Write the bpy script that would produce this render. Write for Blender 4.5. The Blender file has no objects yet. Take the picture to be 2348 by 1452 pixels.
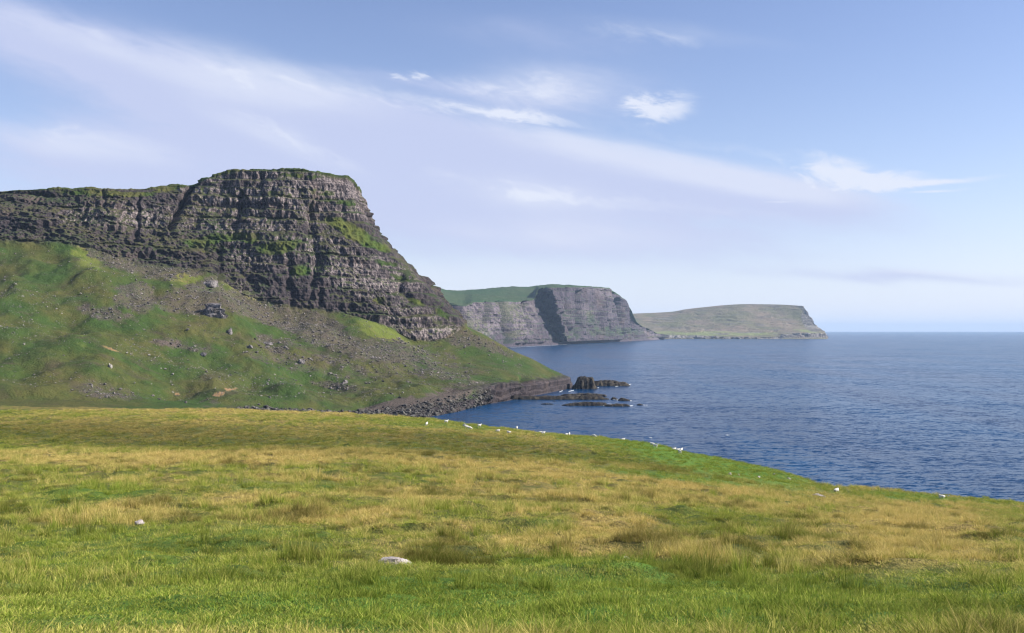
import bpy, bmesh, math, random
import numpy as np
R = math.radians
random.seed(7)
rng = np.random.default_rng(11)
scene = bpy.context.scene
col = scene.collection

# ------------------------------------------------------------------ camera
F, CX, HY, H = 2287.0, 1174.0, 757.0, 75.0          # focal length in photo pixels, centre column, horizon row, eye height
cam = bpy.data.cameras.new('camera')
cam_o = bpy.data.objects.new('camera', cam); col.objects.link(cam_o)
cam_o.location = (0, 0, H); cam_o.rotation_euler = (R(90), 0, 0)
cam.sensor_width = 36.0; cam.lens = 36.0 * F / 2348.0
cam.shift_y = (HY - 726.0) / 2348.0
cam.clip_start = 0.3; cam.clip_end = 200000
scene.camera = cam_o

# ------------------------------------------------------------------ light
SUN_AZ, SUN_EL = 90.0, 32.0                          # degrees to the right of the view direction / above the horizon
world = bpy.data.worlds.new('World'); scene.world = world
world.use_nodes = True
SKY = 0.078

def build_world():
    nt = world.node_tree; nt.nodes.clear()
    N, L = nt.nodes, nt.links
    def val(x, sock):
        if isinstance(x, (int, float)): sock.default_value = x
        else: L.new(x, sock)
    def m(op, a, b=None, c=None, clamp=False):
        n = N.new('ShaderNodeMath'); n.operation = op; n.use_clamp = clamp
        val(a, n.inputs[0])
        if b is not None: val(b, n.inputs[1])
        if c is not None: val(c, n.inputs[2])
        return n.outputs[0]
    def sstep(x, lo, hi):
        n = N.new('ShaderNodeMapRange'); n.interpolation_type = 'SMOOTHSTEP'
        val(x, n.inputs[0]); n.inputs[1].default_value = lo; n.inputs[2].default_value = hi
        return n.outputs[0]
    def noise(vec, scale, detail, rough=0.55, dist=0.0):
        n = N.new('ShaderNodeTexNoise'); L.new(vec, n.inputs['Vector'])
        n.inputs['Scale'].default_value = scale; n.inputs['Detail'].default_value = detail
        n.inputs['Roughness'].default_value = rough; n.inputs['Distortion'].default_value = dist
        return n
    def comb(x, y, z=0.0):
        n = N.new('ShaderNodeCombineXYZ'); val(x, n.inputs[0]); val(y, n.inputs[1]); val(z, n.inputs[2]); return n.outputs[0]
    tc = N.new('ShaderNodeTexCoord'); sep = N.new('ShaderNodeSeparateXYZ'); L.new(tc.outputs['Generated'], sep.inputs[0])
    x, y, z = sep.outputs
    az = m('ARCTAN2', x, y); el = m('ARCSINE', z)
    # wind-drawn wisps: noise in sky coordinates, long in azimuth, tilted
    tilt = m('ADD', el, m('MULTIPLY', az, 0.20))
    wv = comb(m('MULTIPLY', az, 3.0), m('MULTIPLY', tilt, 13.0))
    w1 = noise(wv, 1.0, 4, 0.55, 0.4)
    w2 = noise(wv, 4.5, 6, 0.62, 0.6)
    w3 = noise(comb(m('MULTIPLY', az, 6.0), m('MULTIPLY', tilt, 17.0)), 3.4, 8, 0.66, 0.5)
    sp1 = N.new('ShaderNodeSeparateXYZ'); L.new(w1.outputs['Color'], sp1.inputs[0])
    sp2 = N.new('ShaderNodeSeparateXYZ'); L.new(w3.outputs['Color'], sp2.inputs[0])
    az_w = m('ADD', az, m('MULTIPLY', m('SUBTRACT', sp1.outputs[0], 0.5), 0.06))
    el_w = m('ADD', el, m('MULTIPLY', m('SUBTRACT', sp1.outputs[1], 0.5), 0.030))
    az_f = m('ADD', az_w, m('MULTIPLY', m('SUBTRACT', sp2.outputs[0], 0.5), 0.085))
    el_f = m('ADD', el_w, m('MULTIPLY', m('SUBTRACT', sp2.outputs[1], 0.5), 0.034))
    def blob(px, py, rx, ry, rot, fine):
        a0 = math.atan((px - CX) / F); e0 = math.atan((HY - py) / F * math.cos(a0))
        A, E = (az_f, el_f) if fine else (az_w, el_w)
        da = m('SUBTRACT', A, a0); de = m('SUBTRACT', E, e0)
        c, s = math.cos(R(rot)), math.sin(R(rot))
        u = m('DIVIDE', m('ADD', m('MULTIPLY', da, c), m('MULTIPLY', de, -s)), rx / F)
        v = m('DIVIDE', m('ADD', m('MULTIPLY', da, s), m('MULTIPLY', de, c)), ry / F)
        r2 = m('ADD', m('MULTIPLY', u, u), m('MULTIPLY', v, v))
        return m('EXPONENT', m('MULTIPLY', r2, -1.0))
    veil = white = None
    add = lambda a, b: b if a is None else m('ADD', a, b)
    for px, py, rx, ry, rot, d, fine in VEILS:
        veil = add(veil, m('MULTIPLY', blob(px, py, rx, ry, rot, fine), d))
    for px, py, rx, ry, rot, d, fine in WHITES:
        white = add(white, m('MULTIPLY', blob(px, py, rx, ry, rot, fine), d))
    soft = None
    for px, py, rx, ry, rot, d, fine in SOFT:
        soft = add(soft, m('MULTIPLY', blob(px, py, rx, ry, rot, fine), d))
    soft = m('MULTIPLY', soft, m('ADD', 0.35, m('ADD', m('MULTIPLY', w2.outputs['Fac'], 0.8), m('MULTIPLY', w3.outputs['Fac'], 0.5))))
    # the rest of the sky, out of the picture: the same kind of thin veil
    out = sstep(m('MAXIMUM', m('SUBTRACT', m('ABSOLUTE', az), 0.50), m('SUBTRACT', el, 0.34)), 0.0, 0.15)
    veil = m('ADD', veil, m('MULTIPLY', m('MULTIPLY', sstep(w1.outputs['Fac'], 0.42, 0.68), 0.7), out))
    tex = m('ADD', 0.10, m('ADD', m('MULTIPLY', w2.outputs['Fac'], 0.9), m('MULTIPLY', w3.outputs['Fac'], 0.75)))
    veil = m('MULTIPLY', veil, tex)
    veil = sstep(veil, 0.02, 1.15)
    wt = m('MULTIPLY', white, m('ADD', -0.35, m('ADD', m('MULTIPLY', w3.outputs['Fac'], 1.9), m('MULTIPLY', w2.outputs['Fac'], 0.7))))
    wt = m('MAXIMUM', sstep(wt, 0.12, 1.25), m('MULTIPLY', sstep(soft, 0.05, 1.0), 0.62))
    # pale air towards the horizon
    hor = m('MULTIPLY', m('EXPONENT', m('MULTIPLY', m('ABSOLUTE', el), -10.0)), 0.85)
    above = sstep(el, -0.02, 0.0)
    sky = N.new('ShaderNodeTexSky'); sky.sky_type = 'NISHITA'; sky.sun_disc = False
    sky.sun_elevation = R(SUN_EL); sky.sun_rotation = R(SUN_AZ)
    sky.altitude = 80; sky.air_density = 1.0; sky.dust_density = 0.5; sky.ozone_density = 3.0
    bg = N.new('ShaderNodeBackground'); bg.inputs['Strength'].default_value = SKY
    tn = N.new('ShaderNodeMix'); tn.data_type = 'RGBA'; tn.blend_type = 'MULTIPLY'; tn.inputs[0].default_value = 1.0
    L.new(sky.outputs['Color'], tn.inputs[6]); tn.inputs[7].default_value = (1.12, 1.0, 1.10, 1)
    L.new(tn.outputs[2], bg.inputs['Color'])
    def flat(c):
        b = N.new('ShaderNodeBackground'); b.inputs['Color'].default_value = (*c, 1); b.inputs['Strength'].default_value = 1.0; return b
    def mix(f, s1, s2):
        n = N.new('ShaderNodeMixShader'); L.new(f, n.inputs[0]); L.new(s1, n.inputs[1]); L.new(s2, n.inputs[2]); return n.outputs[0]
    s = mix(m('MULTIPLY', hor, above), bg.outputs[0], flat((0.42, 0.48, 0.60)).outputs[0])
    s = mix(m('MULTIPLY', m('MULTIPLY', veil, 0.88), above), s, flat((0.315, 0.345, 0.475)).outputs[0])
    s = mix(m('MULTIPLY', m('MULTIPLY', wt, 0.9), above), s, flat((0.43, 0.455, 0.525)).outputs[0])
    o = N.new('ShaderNodeOutputWorld'); L.new(s, o.inputs['Surface'])

VEILS = [(430, 205, 430, 70, 12, 1.1, 0), (800, 320, 480, 85, 14, 1.1, 0), (500, 345, 330, 60, 14, .85, 0), (1300, 390, 460, 74, 10, 1.35, 0), (1700, 440, 330, 44, 11, .8, 0),
         (1780, 434, 200, 32, 12, .9, 0), (1000, 490, 560, 85, 5, .95, 0), (1250, 215, 260, 56, 2, .75, 0), (1350, 560, 600, 60, 2, .5, 0),
         (2060, 634, 260, 14, 3, .8, 0), (190, 350, 220, 50, 6, .95, 0), (900, 180, 220, 20, 5, .35, 0), (450, 450, 700, 60, 2, .7, 0), (100, 80, 500, 60, 10, .6, 0), (1250, 90, 300, 40, 6, .4, 0)]
SOFT = [(1400, 350, 300, 40, 11, .95, 0), (1780, 424, 240, 30, 12, .95, 0), (1230, 445, 190, 38, 8, .75, 0), (1290, 540, 330, 42, 2, .65, 0), (640, 185, 230, 55, 12, .9, 0), (1250, 200, 200, 46, 3, .65, 0),
        (210, 340, 190, 34, 6, .75, 0), (620, 310, 200, 34, 22, .6, 0), (1100, 635, 460, 44, 0, .6, 0), (250, 110, 320, 30, 12, .5, 0), (1550, 75, 280, 28, 8, .35, 0)]
WHITES = [(1000, 250, 500, 26, 9, .45, 1), (1500, 470, 500, 20, 7, .4, 1), (1700, 330, 300, 12, 10, .3, 1), (640, 182, 170, 34, 12, .6, 1), (650, 310, 200, 26, 24, .75, 1), (190, 325, 190, 28, 8, .65, 1), (300, 110, 300, 24, 12, .5, 1),
          (1250, 205, 210, 40, 4, .75, 1), (1190, 262, 130, 13, 6, 1.05, 1),
          (1510, 250, 60, 24, -8, 1.25, 1), (1920, 400, 85, 32, 10, 1.6, 1), (2020, 416, 100, 20, -4, 1.3, 1), (2150, 410, 120, 7, -4, 1.1, 0), (2160, 433, 70, 4, -5, .8, 0),
          (1230, 445, 190, 24, 10, .7, 1), (1790, 460, 60, 3, 0, .8, 0), (2110, 626, 160, 8, 2, .7, 0),
          (900, 183, 34, 8, 10, .8, 1), (955, 172, 34, 9, 5, .8, 1), (1500, 80, 240, 26, 8, .5, 1)]
build_world()
try: world.cycles.sampling_method = 'MANUAL'; world.cycles.sample_map_resolution = 512
except Exception: pass

sun = bpy.data.lights.new('sun', 'SUN'); sun.energy = 5.0; sun.angle = R(0.55); sun.color = (1.0, 0.94, 0.84)
sun_o = bpy.data.objects.new('sun', sun); col.objects.link(sun_o)
sun_o.rotation_euler = (R(90 - SUN_EL), 0, R(180 - SUN_AZ)); sun_o.location = (300, 50, 400)
vs = scene.view_settings
vs.view_transform = 'Standard'; vs.look = 'None'; vs.exposure = 0.92; vs.gamma = 1.0; vs.use_curve_mapping = False
scene.render.engine = 'CYCLES'
cy = scene.cycles
cy.max_bounces = 5; cy.diffuse_bounces = 2; cy.glossy_bounces = 2; cy.transmission_bounces = 2; cy.volume_bounces = 0; cy.transparent_max_bounces = 4
cy.caustics_reflective = False; cy.caustics_refractive = False
cy.use_denoising = True
try: cy.denoising_prefilter = 'ACCURATE'; cy.denoising_input_passes = 'RGB_ALBEDO_NORMAL'
except Exception: pass
cy.pixel_filter_type = 'BLACKMAN_HARRIS'; cy.filter_width = 1.2

# ------------------------------------------------------------------ helpers: noise, projection, interpolation, meshes
def _hash(ix, iy, iz, seed):
    h = (ix * np.uint32(374761393) + iy * np.uint32(668265263) + iz * np.uint32(2246822519) + np.uint32((seed * 3266489917) & 0xffffffff))
    h = (h ^ (h >> np.uint32(13))) * np.uint32(1274126177)
    h = (h ^ (h >> np.uint32(15))) * np.uint32(2246822519)
    return ((h ^ (h >> np.uint32(16))) & np.uint32(0xffffff)).astype(np.float32) * np.float32(2.0 / 0xffffff) - np.float32(1.0)
def vn(x, y, z=None, seed=0):
    x = np.asarray(x, np.float32); y = np.asarray(y, np.float32)
    z = np.zeros_like(x) if z is None else np.asarray(z, np.float32)
    x, y, z = np.broadcast_arrays(x, y, z)
    fx, fy, fz = np.floor(x), np.floor(y), np.floor(z)
    ix, iy, iz = (a.astype(np.int64).astype(np.uint32) for a in (fx, fy, fz))
    tx, ty, tz = x - fx, y - fy, z - fz
    tx = tx * tx * (3 - 2 * tx); ty = ty * ty * (3 - 2 * ty); tz = tz * tz * (3 - 2 * tz)
    o = np.uint32(1)
    def row(iy, iz):
        a = _hash(ix, iy, iz, seed); b = _hash(ix + o, iy, iz, seed); return a + (b - a) * tx
    a = row(iy, iz); b = row(iy + o, iz); p = a + (b - a) * ty
    a = row(iy, iz + o); b = row(iy + o, iz + o); q = a + (b - a) * ty
    return p + (q - p) * tz
def fbm(x, y, z=None, oc=4, seed=0, rough=0.5):
    s = 0.0; a = 1.0; t = 0.0; f = 1.0
    for k in range(oc):
        s = s + a * vn(np.asarray(x) * f, np.asarray(y) * f, None if z is None else np.asarray(z) * f, seed + k * 19); t += a; a *= rough; f *= 2.03
    return s / t
def sst(x, lo, hi):
    t = np.clip((x - lo) / (hi - lo), 0, 1); return t * t * (3 - 2 * t)
def at(px, py, d): return np.array([(px - CX) / F * d, d, H + (HY - py) / F * d])
def to_px(P):
    y = np.maximum(P[..., 1], 1.0); return CX + P[..., 0] / y * F, HY - (P[..., 2] - H) / y * F
def pchip(xs, ys, x):
    xs = np.asarray(xs, float); ys = np.asarray(ys, float); x = np.clip(x, xs[0], xs[-1])
    h = np.diff(xs); dl = (np.diff(ys, axis=0).T / h).T
    dd = np.zeros_like(ys)
    dd[0] = dl[0]; dd[-1] = dl[-1]
    for i in range(1, len(xs) - 1):
        a, b = dl[i - 1], dl[i]; w1 = 2 * h[i] + h[i - 1]; w2 = h[i] + 2 * h[i - 1]
        with np.errstate(divide='ignore', invalid='ignore'):
            g = (w1 + w2) / (w1 / a + w2 / b)
        dd[i] = np.where(a * b > 0, g, 0)
    i = np.clip(np.searchsorted(xs, x) - 1, 0, len(xs) - 2)
    t = (x - xs[i]) / h[i]; hh = h[i]
    if ys.ndim > 1: t = t[:, None]; hh = hh[:, None]
    return (ys[i] * (1 + 2 * t) * (1 - t) ** 2 + dd[i] * hh * t * (1 - t) ** 2 + ys[i + 1] * t * t * (3 - 2 * t) + dd[i + 1] * hh * t * t * (t - 1))
def blobs(px, py, lst):
    s = np.zeros_like(px)
    for x, y, rx, ry, rot, w in lst:
        c, sn = math.cos(R(rot)), math.sin(R(rot)); dx, dy = px - x, py - y
        u = (dx * c + dy * sn) / rx; v = (-dx * sn + dy * c) / ry
        s = np.maximum(s, w * np.exp(-(u * u + v * v) ** 2 * 0.8))
    return s
def seg_dist(px, py, pts):
    best = np.full(px.shape, 1e9)
    for (x0, y0), (x1, y1) in zip(pts[:-1], pts[1:]):
        dx, dy = x1 - x0, y1 - y0; t = np.clip(((px - x0) * dx + (py - y0) * dy) / (dx * dx + dy * dy), 0, 1)
        best = np.minimum(best, np.hypot(px - x0 - t * dx, py - y0 - t * dy))
    return best
def grid_normals(P):
    du = np.gradient(P, axis=1); dv = np.gradient(P, axis=0)
    n = np.cross(du, dv); return n / np.maximum(np.linalg.norm(n, axis=-1, keepdims=True), 1e-9)
def raw_mesh(name, verts, faces, attrs=None, smooth=True):
    me = bpy.data.meshes.new(name)
    verts = np.ascontiguousarray(verts, np.float32).reshape(-1, 3); faces = np.ascontiguousarray(faces, np.int32)
    k = faces.shape[1]; nf = len(faces)
    me.vertices.add(len(verts)); me.vertices.foreach_set('co', verts.ravel())
    me.loops.add(nf * k); me.loops.foreach_set('vertex_index', faces.ravel())
    me.polygons.add(nf); me.polygons.foreach_set('loop_start', np.arange(0, nf * k, k, dtype=np.int32))
    me.update(calc_edges=True)
    me.polygons.foreach_set('use_smooth', np.full(nf, smooth))
    for nm, a in (attrs or {}).items():
        a = np.asarray(a, np.float32)
        if a.ndim > 1 and a.shape[-1] == 4:
            at_ = me.attributes.new(nm, 'FLOAT_COLOR', 'POINT'); at_.data.foreach_set('color', np.ascontiguousarray(a).ravel())
        elif a.ndim > 1:
            at_ = me.attributes.new(nm, 'FLOAT_VECTOR', 'POINT'); at_.data.foreach_set('vector', np.ascontiguousarray(a).ravel())
        else:
            at_ = me.attributes.new(nm, 'FLOAT', 'POINT'); at_.data.foreach_set('value', a)
    return me
def grid_mesh(name, P, attrs=None, wrap=False):
    nv, nu = P.shape[:2]; idx = np.arange(nv * nu).reshape(nv, nu)
    if wrap: idx = np.concatenate([idx, idx[:, :1]], axis=1)
    q = np.stack([idx[:-1, :-1], idx[:-1, 1:], idx[1:, 1:], idx[1:, :-1]], axis=-1).reshape(-1, 4)
    at2 = {k: (v.reshape(-1, v.shape[-1]) if v.ndim == 3 else v.reshape(-1)) for k, v in (attrs or {}).items()}
    return raw_mesh(name, P.reshape(-1, 3), q, at2)
def link(name, me, mat=None, parent=None, label=None, cat=None, group=None, kind=None, loc=None):
    o = bpy.data.objects.new(name, me); col.objects.link(o)
    if mat is not None and me is not None: me.materials.clear(); me.materials.append(mat)
    if parent: o.parent = parent
    if loc is not None: o.location = loc
    for k, v in (('label', label), ('category', cat), ('group', group), ('kind', kind)):
        if v: o[k] = v
    return o

class MT:
    """small node-tree writer for materials"""
    def __init__(s, name):
        s.mat = bpy.data.materials.new(name); s.mat.use_nodes = True; s.nt = s.mat.node_tree; s.nt.nodes.clear(); s.N = s.nt.nodes; s.L = s.nt.links
        s.out = s.N.new('ShaderNodeOutputMaterial'); s.geo = s.N.new('ShaderNodeNewGeometry'); s.pos = s.geo.outputs['Position']
    def put(s, x, sock):
        if isinstance(x, (int, float)): sock.default_value = x
        elif isinstance(x, tuple): sock.default_value = (*x, 1) if len(x) == 3 and sock.type == 'RGBA' else x
        else: s.L.new(x, sock)
    def m(s, op, a, b=None, clamp=False):
        n = s.N.new('ShaderNodeMath'); n.operation = op; n.use_clamp = clamp; s.put(a, n.inputs[0])
        if b is not None: s.put(b, n.inputs[1])
        return n.outputs[0]
    def step(s, x, lo, hi, a=0.0, b=1.0):
        n = s.N.new('ShaderNodeMapRange'); n.interpolation_type = 'SMOOTHSTEP'; s.put(x, n.inputs[0])
        for i, v in ((1, lo), (2, hi), (3, a), (4, b)): n.inputs[i].default_value = v
        return n.outputs[0]
    def scl(s, v, xyz):
        n = s.N.new('ShaderNodeVectorMath'); n.operation = 'MULTIPLY'; s.L.new(v, n.inputs[0]); n.inputs[1].default_value = xyz; return n.outputs[0]
    def noise(s, scale=1.0, detail=4, rough=0.55, vec=None, stretch=None, dist=0.0, color=False):
        n = s.N.new('ShaderNodeTexNoise'); v = vec or s.pos
        if stretch: v = s.scl(v, stretch)
        s.L.new(v, n.inputs['Vector']); n.inputs['Scale'].default_value = scale; n.inputs['Detail'].default_value = detail
        n.inputs['Roughness'].default_value = rough; n.inputs['Distortion'].default_value = dist
        return n.outputs['Color' if color else 'Fac']
    def mix(s, f, a, b, mode='MIX'):
        n = s.N.new('ShaderNodeMix'); n.data_type = 'RGBA'; n.blend_type = mode
        s.put(f, n.inputs[0]); s.put(a, n.inputs[6]); s.put(b, n.inputs[7]); return n.outputs[2]
    def attr(s, name, kind='GEOMETRY'):
        n = s.N.new('ShaderNodeAttribute'); n.attribute_name = name; n.attribute_type = kind; return n
    def sep(s, v):
        n = s.N.new('ShaderNodeSeparateXYZ'); s.L.new(v, n.inputs[0]); return n.outputs
    def bump(s, h, dist, strength=1.0):
        n = s.N.new('ShaderNodeBump'); s.L.new(h, n.inputs['Height']); n.inputs['Distance'].default_value = dist; n.inputs['Strength'].default_value = strength; return n.outputs[0]
    def bsdf(s, colr, rough=0.9, normal=None, spec=0.25, **kw):
        n = s.N.new('ShaderNodeBsdfPrincipled'); s.put(colr, n.inputs['Base Color']); s.put(rough, n.inputs['Roughness']); n.inputs['Specular IOR Level'].default_value = spec
        for k, v in kw.items(): s.put(v, n.inputs[k])
        if normal is not None: s.L.new(normal, n.inputs['Normal'])
        s.L.new(n.outputs[0], s.out.inputs['Surface']); return s.mat

# ------------------------------------------------------------------ materials
def cliff_material(name, scale=1.0, green=(0.040, 0.074, 0.014), olive=(0.082, 0.080, 0.022), dark=(0.019, 0.016, 0.020), mid=(0.068, 0.055, 0.057), pale=(0.255, 0.215, 0.208), brown=(0.070, 0.052, 0.036), turf=(0.120, 0.145, 0.026), lo=0.53, hi=0.66, bands=0.55):
    t = MT(name)
    k = 1.0 / scale
    a = t.attr('mask'); g, s_, b = t.sep(a.outputs['Color'])
    colm = t.noise(1.0, 5, 0.65, stretch=(0.34 * k, 0.34 * k, 0.030 * k))            # upright joints
    strat = t.noise(1.0, 4, 0.6, stretch=(0.006 * k, 0.006 * k, 0.22 * k), dist=0.3)  # flow bands
    fine = t.noise(0.55 * k, 4, 0.7)
    rock = t.mix(t.step(colm, 0.36, 0.60), dark, mid)
    lich = t.m('MULTIPLY', t.step(t.m('ADD', t.m('MULTIPLY', colm, 0.45), t.m('ADD', t.m('MULTIPLY', fine, 0.35), t.m('MULTIPLY', strat, 0.32))), lo, hi), t.step(b, 0.0, 0.8))
    band = t.noise(1.0, 3, 0.6, stretch=(0.004 * k, 0.004 * k, 0.55 * k), dist=0.15)
    rock = t.mix(t.step(band, 0.40, 0.60, bands, 0.0), rock, dark)
    rock = t.mix(lich, rock, pale)
    rock = t.mix(t.m('MULTIPLY', t.step(band, 0.60, 0.70, 0, bands * 0.9), t.step(b, 0.1, 0.8)), rock, pale)
    rock = t.mix(t.step(t.noise(0.02 * k, 3), 0.5, 0.75, 0, 0.55), rock, (0.115, 0.085, 0.072))
    gr = t.mix(t.step(t.noise(0.018 * k, 4, 0.6), 0.36, 0.66), green, olive)
    gr = t.mix(t.step(t.noise(0.11 * k, 5, 0.7), 0.40, 0.72, 0, 0.6), gr, tuple(v * 0.55 for v in green))
    gr = t.mix(t.step(t.noise(0.035 * k, 5, 0.65, dist=0.5), 0.52, 0.70, 0, 0.6), gr, brown)
    gr = t.mix(t.step(b, 0.4, 1.0, 0, 0.85), gr, turf)
    soil = t.mix(t.step(fine, 0.35, 0.65), (0.060, 0.047, 0.041), (0.120, 0.092, 0.080))
    soil = t.mix(t.step(b, 0.55, 1.0), soil, (0.26, 0.155, 0.085))
    c = t.mix(g, rock, gr); c = t.mix(t.m('MULTIPLY', s_, t.step(fine, 0.2, 0.6, 0.55, 1.0)), c, soil)
    hgt = t.m('ADD', t.m('MULTIPLY', colm, 0.8), t.m('ADD', fine, t.m('MULTIPLY', strat, 0.7)))
    return t.bsdf(c, 0.92, t.bump(hgt, 2.2 * scale, 0.8), 0.15)
M_CLIFF = cliff_material('basalt_and_turf')
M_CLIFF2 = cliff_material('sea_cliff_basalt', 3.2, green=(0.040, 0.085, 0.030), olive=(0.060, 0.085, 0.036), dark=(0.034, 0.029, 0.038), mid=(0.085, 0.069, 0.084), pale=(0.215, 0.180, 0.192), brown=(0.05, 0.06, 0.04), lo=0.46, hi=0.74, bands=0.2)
M_CLIFF3 = cliff_material('moor_headland', 5.0, green=(0.150, 0.145, 0.070), olive=(0.220, 0.170, 0.120), dark=(0.05, 0.044, 0.044), mid=(0.13, 0.112, 0.105), pale=(0.34, 0.31, 0.29), brown=(0.095, 0.070, 0.065), turf=(0.22, 0.26, 0.085))  # moor colours lightened towards mauve, part of the distance haze painted in

def rock_material(name, base, pale, scale=1.0, wet=None):
    t = MT(name)
    n1 = t.noise(0.6 / scale, 5, 0.65); n2 = t.noise(3.0 / scale, 4, 0.6)
    c = t.mix(t.step(n1, 0.40, 0.68), base, pale)
    c = t.mix(t.step(n2, 0.45, 0.75, 0, 0.5), c, tuple(v * 0.45 for v in base))
    if wet: c = t.mix(t.step(t.sep(t.pos)[2], wet[0], wet[1]), (0.020, 0.020, 0.020), c)
    return t.bsdf(c, 0.85, t.bump(t.m('ADD', n1, t.m('MULTIPLY', n2, 0.4)), 0.5 * scale), 0.2)
M_SCREE = rock_material('scree_stone', (0.070, 0.062, 0.060), (0.30, 0.27, 0.25), 1.6)
M_SPECK = rock_material('sprinkled_stone', (0.16, 0.15, 0.135), (0.42, 0.39, 0.35), 1.2)
M_BEACH = rock_material('beach_boulder_stone', (0.034, 0.031, 0.033), (0.17, 0.16, 0.135), 2.5)
M_SKERRY = rock_material('skerry_rock', (0.017, 0.015, 0.015), (0.080, 0.066, 0.046), 2.6, wet=(0.3, 1.4))
M_PALE = rock_material('pale_stone', (0.28, 0.245, 0.23), (0.52, 0.47, 0.45), 0.25)
M_OUT = rock_material('outcrop_basalt', (0.070, 0.064, 0.064), (0.28, 0.255, 0.25), 3.0)

def sea_material():
    t = MT('sea_water')
    w = t.noise(1.0, 3, 0.6, stretch=(0.10, 0.20, 1), color=True)
    w2 = t.noise(1.0, 3, 0.65, stretch=(0.35, 0.65, 1), color=True)
    w3 = t.noise(1.0, 2, 0.6, stretch=(0.007, 0.016, 1), color=True)
    lanes = t.noise(1.0, 3, 0.5, stretch=(0.0075, 0.0013, 1), dist=0.9)
    def vm(op, a, b):
        n = t.N.new('ShaderNodeVectorMath'); n.operation = op
        for i, x in enumerate((a, b)):
            if isinstance(x, tuple): n.inputs[i].default_value = x
            else: t.L.new(x, n.inputs[i])
        return n.outputs[0]
    def sc(v, k):
        n = t.N.new('ShaderNodeVectorMath'); n.operation = 'SCALE'; t.L.new(v, n.inputs[0]); t.put(k, n.inputs['Scale']); return n.outputs[0]
    k = t.step(lanes, 0.35, 0.65, 0.75, 1.15)
    s = vm('ADD', sc(vm('SUBTRACT', w, (.5, .5, .5)), t.m('MULTIPLY', k, 1.1)), sc(vm('SUBTRACT', w2, (.5, .5, .5)), t.m('MULTIPLY', k, 1.3)))
    s = vm('ADD', s, sc(vm('SUBTRACT', w3, (.5, .5, .5)), 0.28))
    n = vm('ADD', vm('MULTIPLY', s, (1, 1, 0)), (0, 0, 1))
    nn = t.N.new('ShaderNodeVectorMath'); nn.operation = 'NORMALIZE'; t.L.new(n, nn.inputs[0])
    c = t.mix(t.step(lanes, 0.3, 0.7), (0.001, 0.024, 0.076), (0.004, 0.045, 0.118))
    return t.bsdf(c, 0.20, nn.outputs[0], 0.09, IOR=1.333)
M_SEA = sea_material()

def meadow_material():
    t = MT('meadow_turf')
    a = t.attr('mask'); straw, dk, gr = t.sep(a.outputs['Color'])
    n1 = t.noise(0.9, 5, 0.7); n2 = t.noise(4.0, 4, 0.7)
    g = t.mix(t.step(n1, 0.35, 0.65), (0.055, 0.085, 0.016), (0.120, 0.135, 0.030))
    s = t.mix(t.step(n2, 0.35, 0.65), (0.120, 0.095, 0.028), (0.280, 0.210, 0.075))
    c = t.mix(t.m('ADD', straw, t.m('MULTIPLY', t.m('SUBTRACT', n1, 0.5), 0.8), True), g, s)
    c = t.mix(t.m('MULTIPLY', dk, 0.75), c, (0.040, 0.055, 0.014))
    c = t.mix(t.m('MULTIPLY', gr, 0.8), c, (0.085, 0.175, 0.024))
    return t.bsdf(c, 0.95, t.bump(t.m('ADD', n1, n2), 0.25), 0.1)
M_MEADOW = meadow_material()

def blade_material(name, dry=0.0):
    t = MT(name)
    tint = t.attr('tint', 'INSTANCER'); tv = t.sep(tint.outputs['Vector'])
    up = t.attr('up'); h = up.outputs['Fac']; var = t.attr('var').outputs['Fac']
    g = t.mix(var, (0.140, 0.215, 0.024), (0.370, 0.405, 0.066))
    s = t.mix(var, (0.430, 0.315, 0.080), (0.76, 0.590, 0.240))
    f = t.m('ADD', t.m('ADD', tv[0], t.m('MULTIPLY', t.m('SUBTRACT', h, 0.55), 0.45)), t.m('MULTIPLY', t.m('SUBTRACT', var, 0.5), 0.7), True)
    c = t.mix(f, g, s)
    c = t.mix(t.m('MULTIPLY', tv[1], 0.75), c, t.mix(var, (0.060, 0.066, 0.014), (0.120, 0.110, 0.026)))
    c = t.mix(t.m('MULTIPLY', tv[2], 0.6), c, t.mix(var, (0.125, 0.205, 0.024), (0.25, 0.32, 0.050)))
    d = t.N.new('ShaderNodeBsdfDiffuse'); t.L.new(c, d.inputs[0])
    tr = t.N.new('ShaderNodeBsdfTranslucent'); t.L.new(c, tr.inputs[0])
    mx = t.N.new('ShaderNodeMixShader'); mx.inputs[0].default_value = 0.35; t.L.new(d.outputs[0], mx.inputs[1]); t.L.new(tr.outputs[0], mx.inputs[2])
    t.L.new(mx.outputs[0], t.out.inputs['Surface']); return t.mat
M_BLADE = blade_material('grass_blade')

# ------------------------------------------------------------------ sea
xs = np.concatenate([-np.geomspace(45000, 400, 14), np.linspace(-300, 300, 5), np.geomspace(400, 45000, 14)])
P = np.zeros((len(xs), len(xs), 3)); P[..., 0] = xs[None, :]; P[..., 1] = xs[:, None]
link('sea', grid_mesh('sea', P), M_SEA, label='dark blue rippled sea filling the bay', cat='sea', kind='structure')

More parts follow.
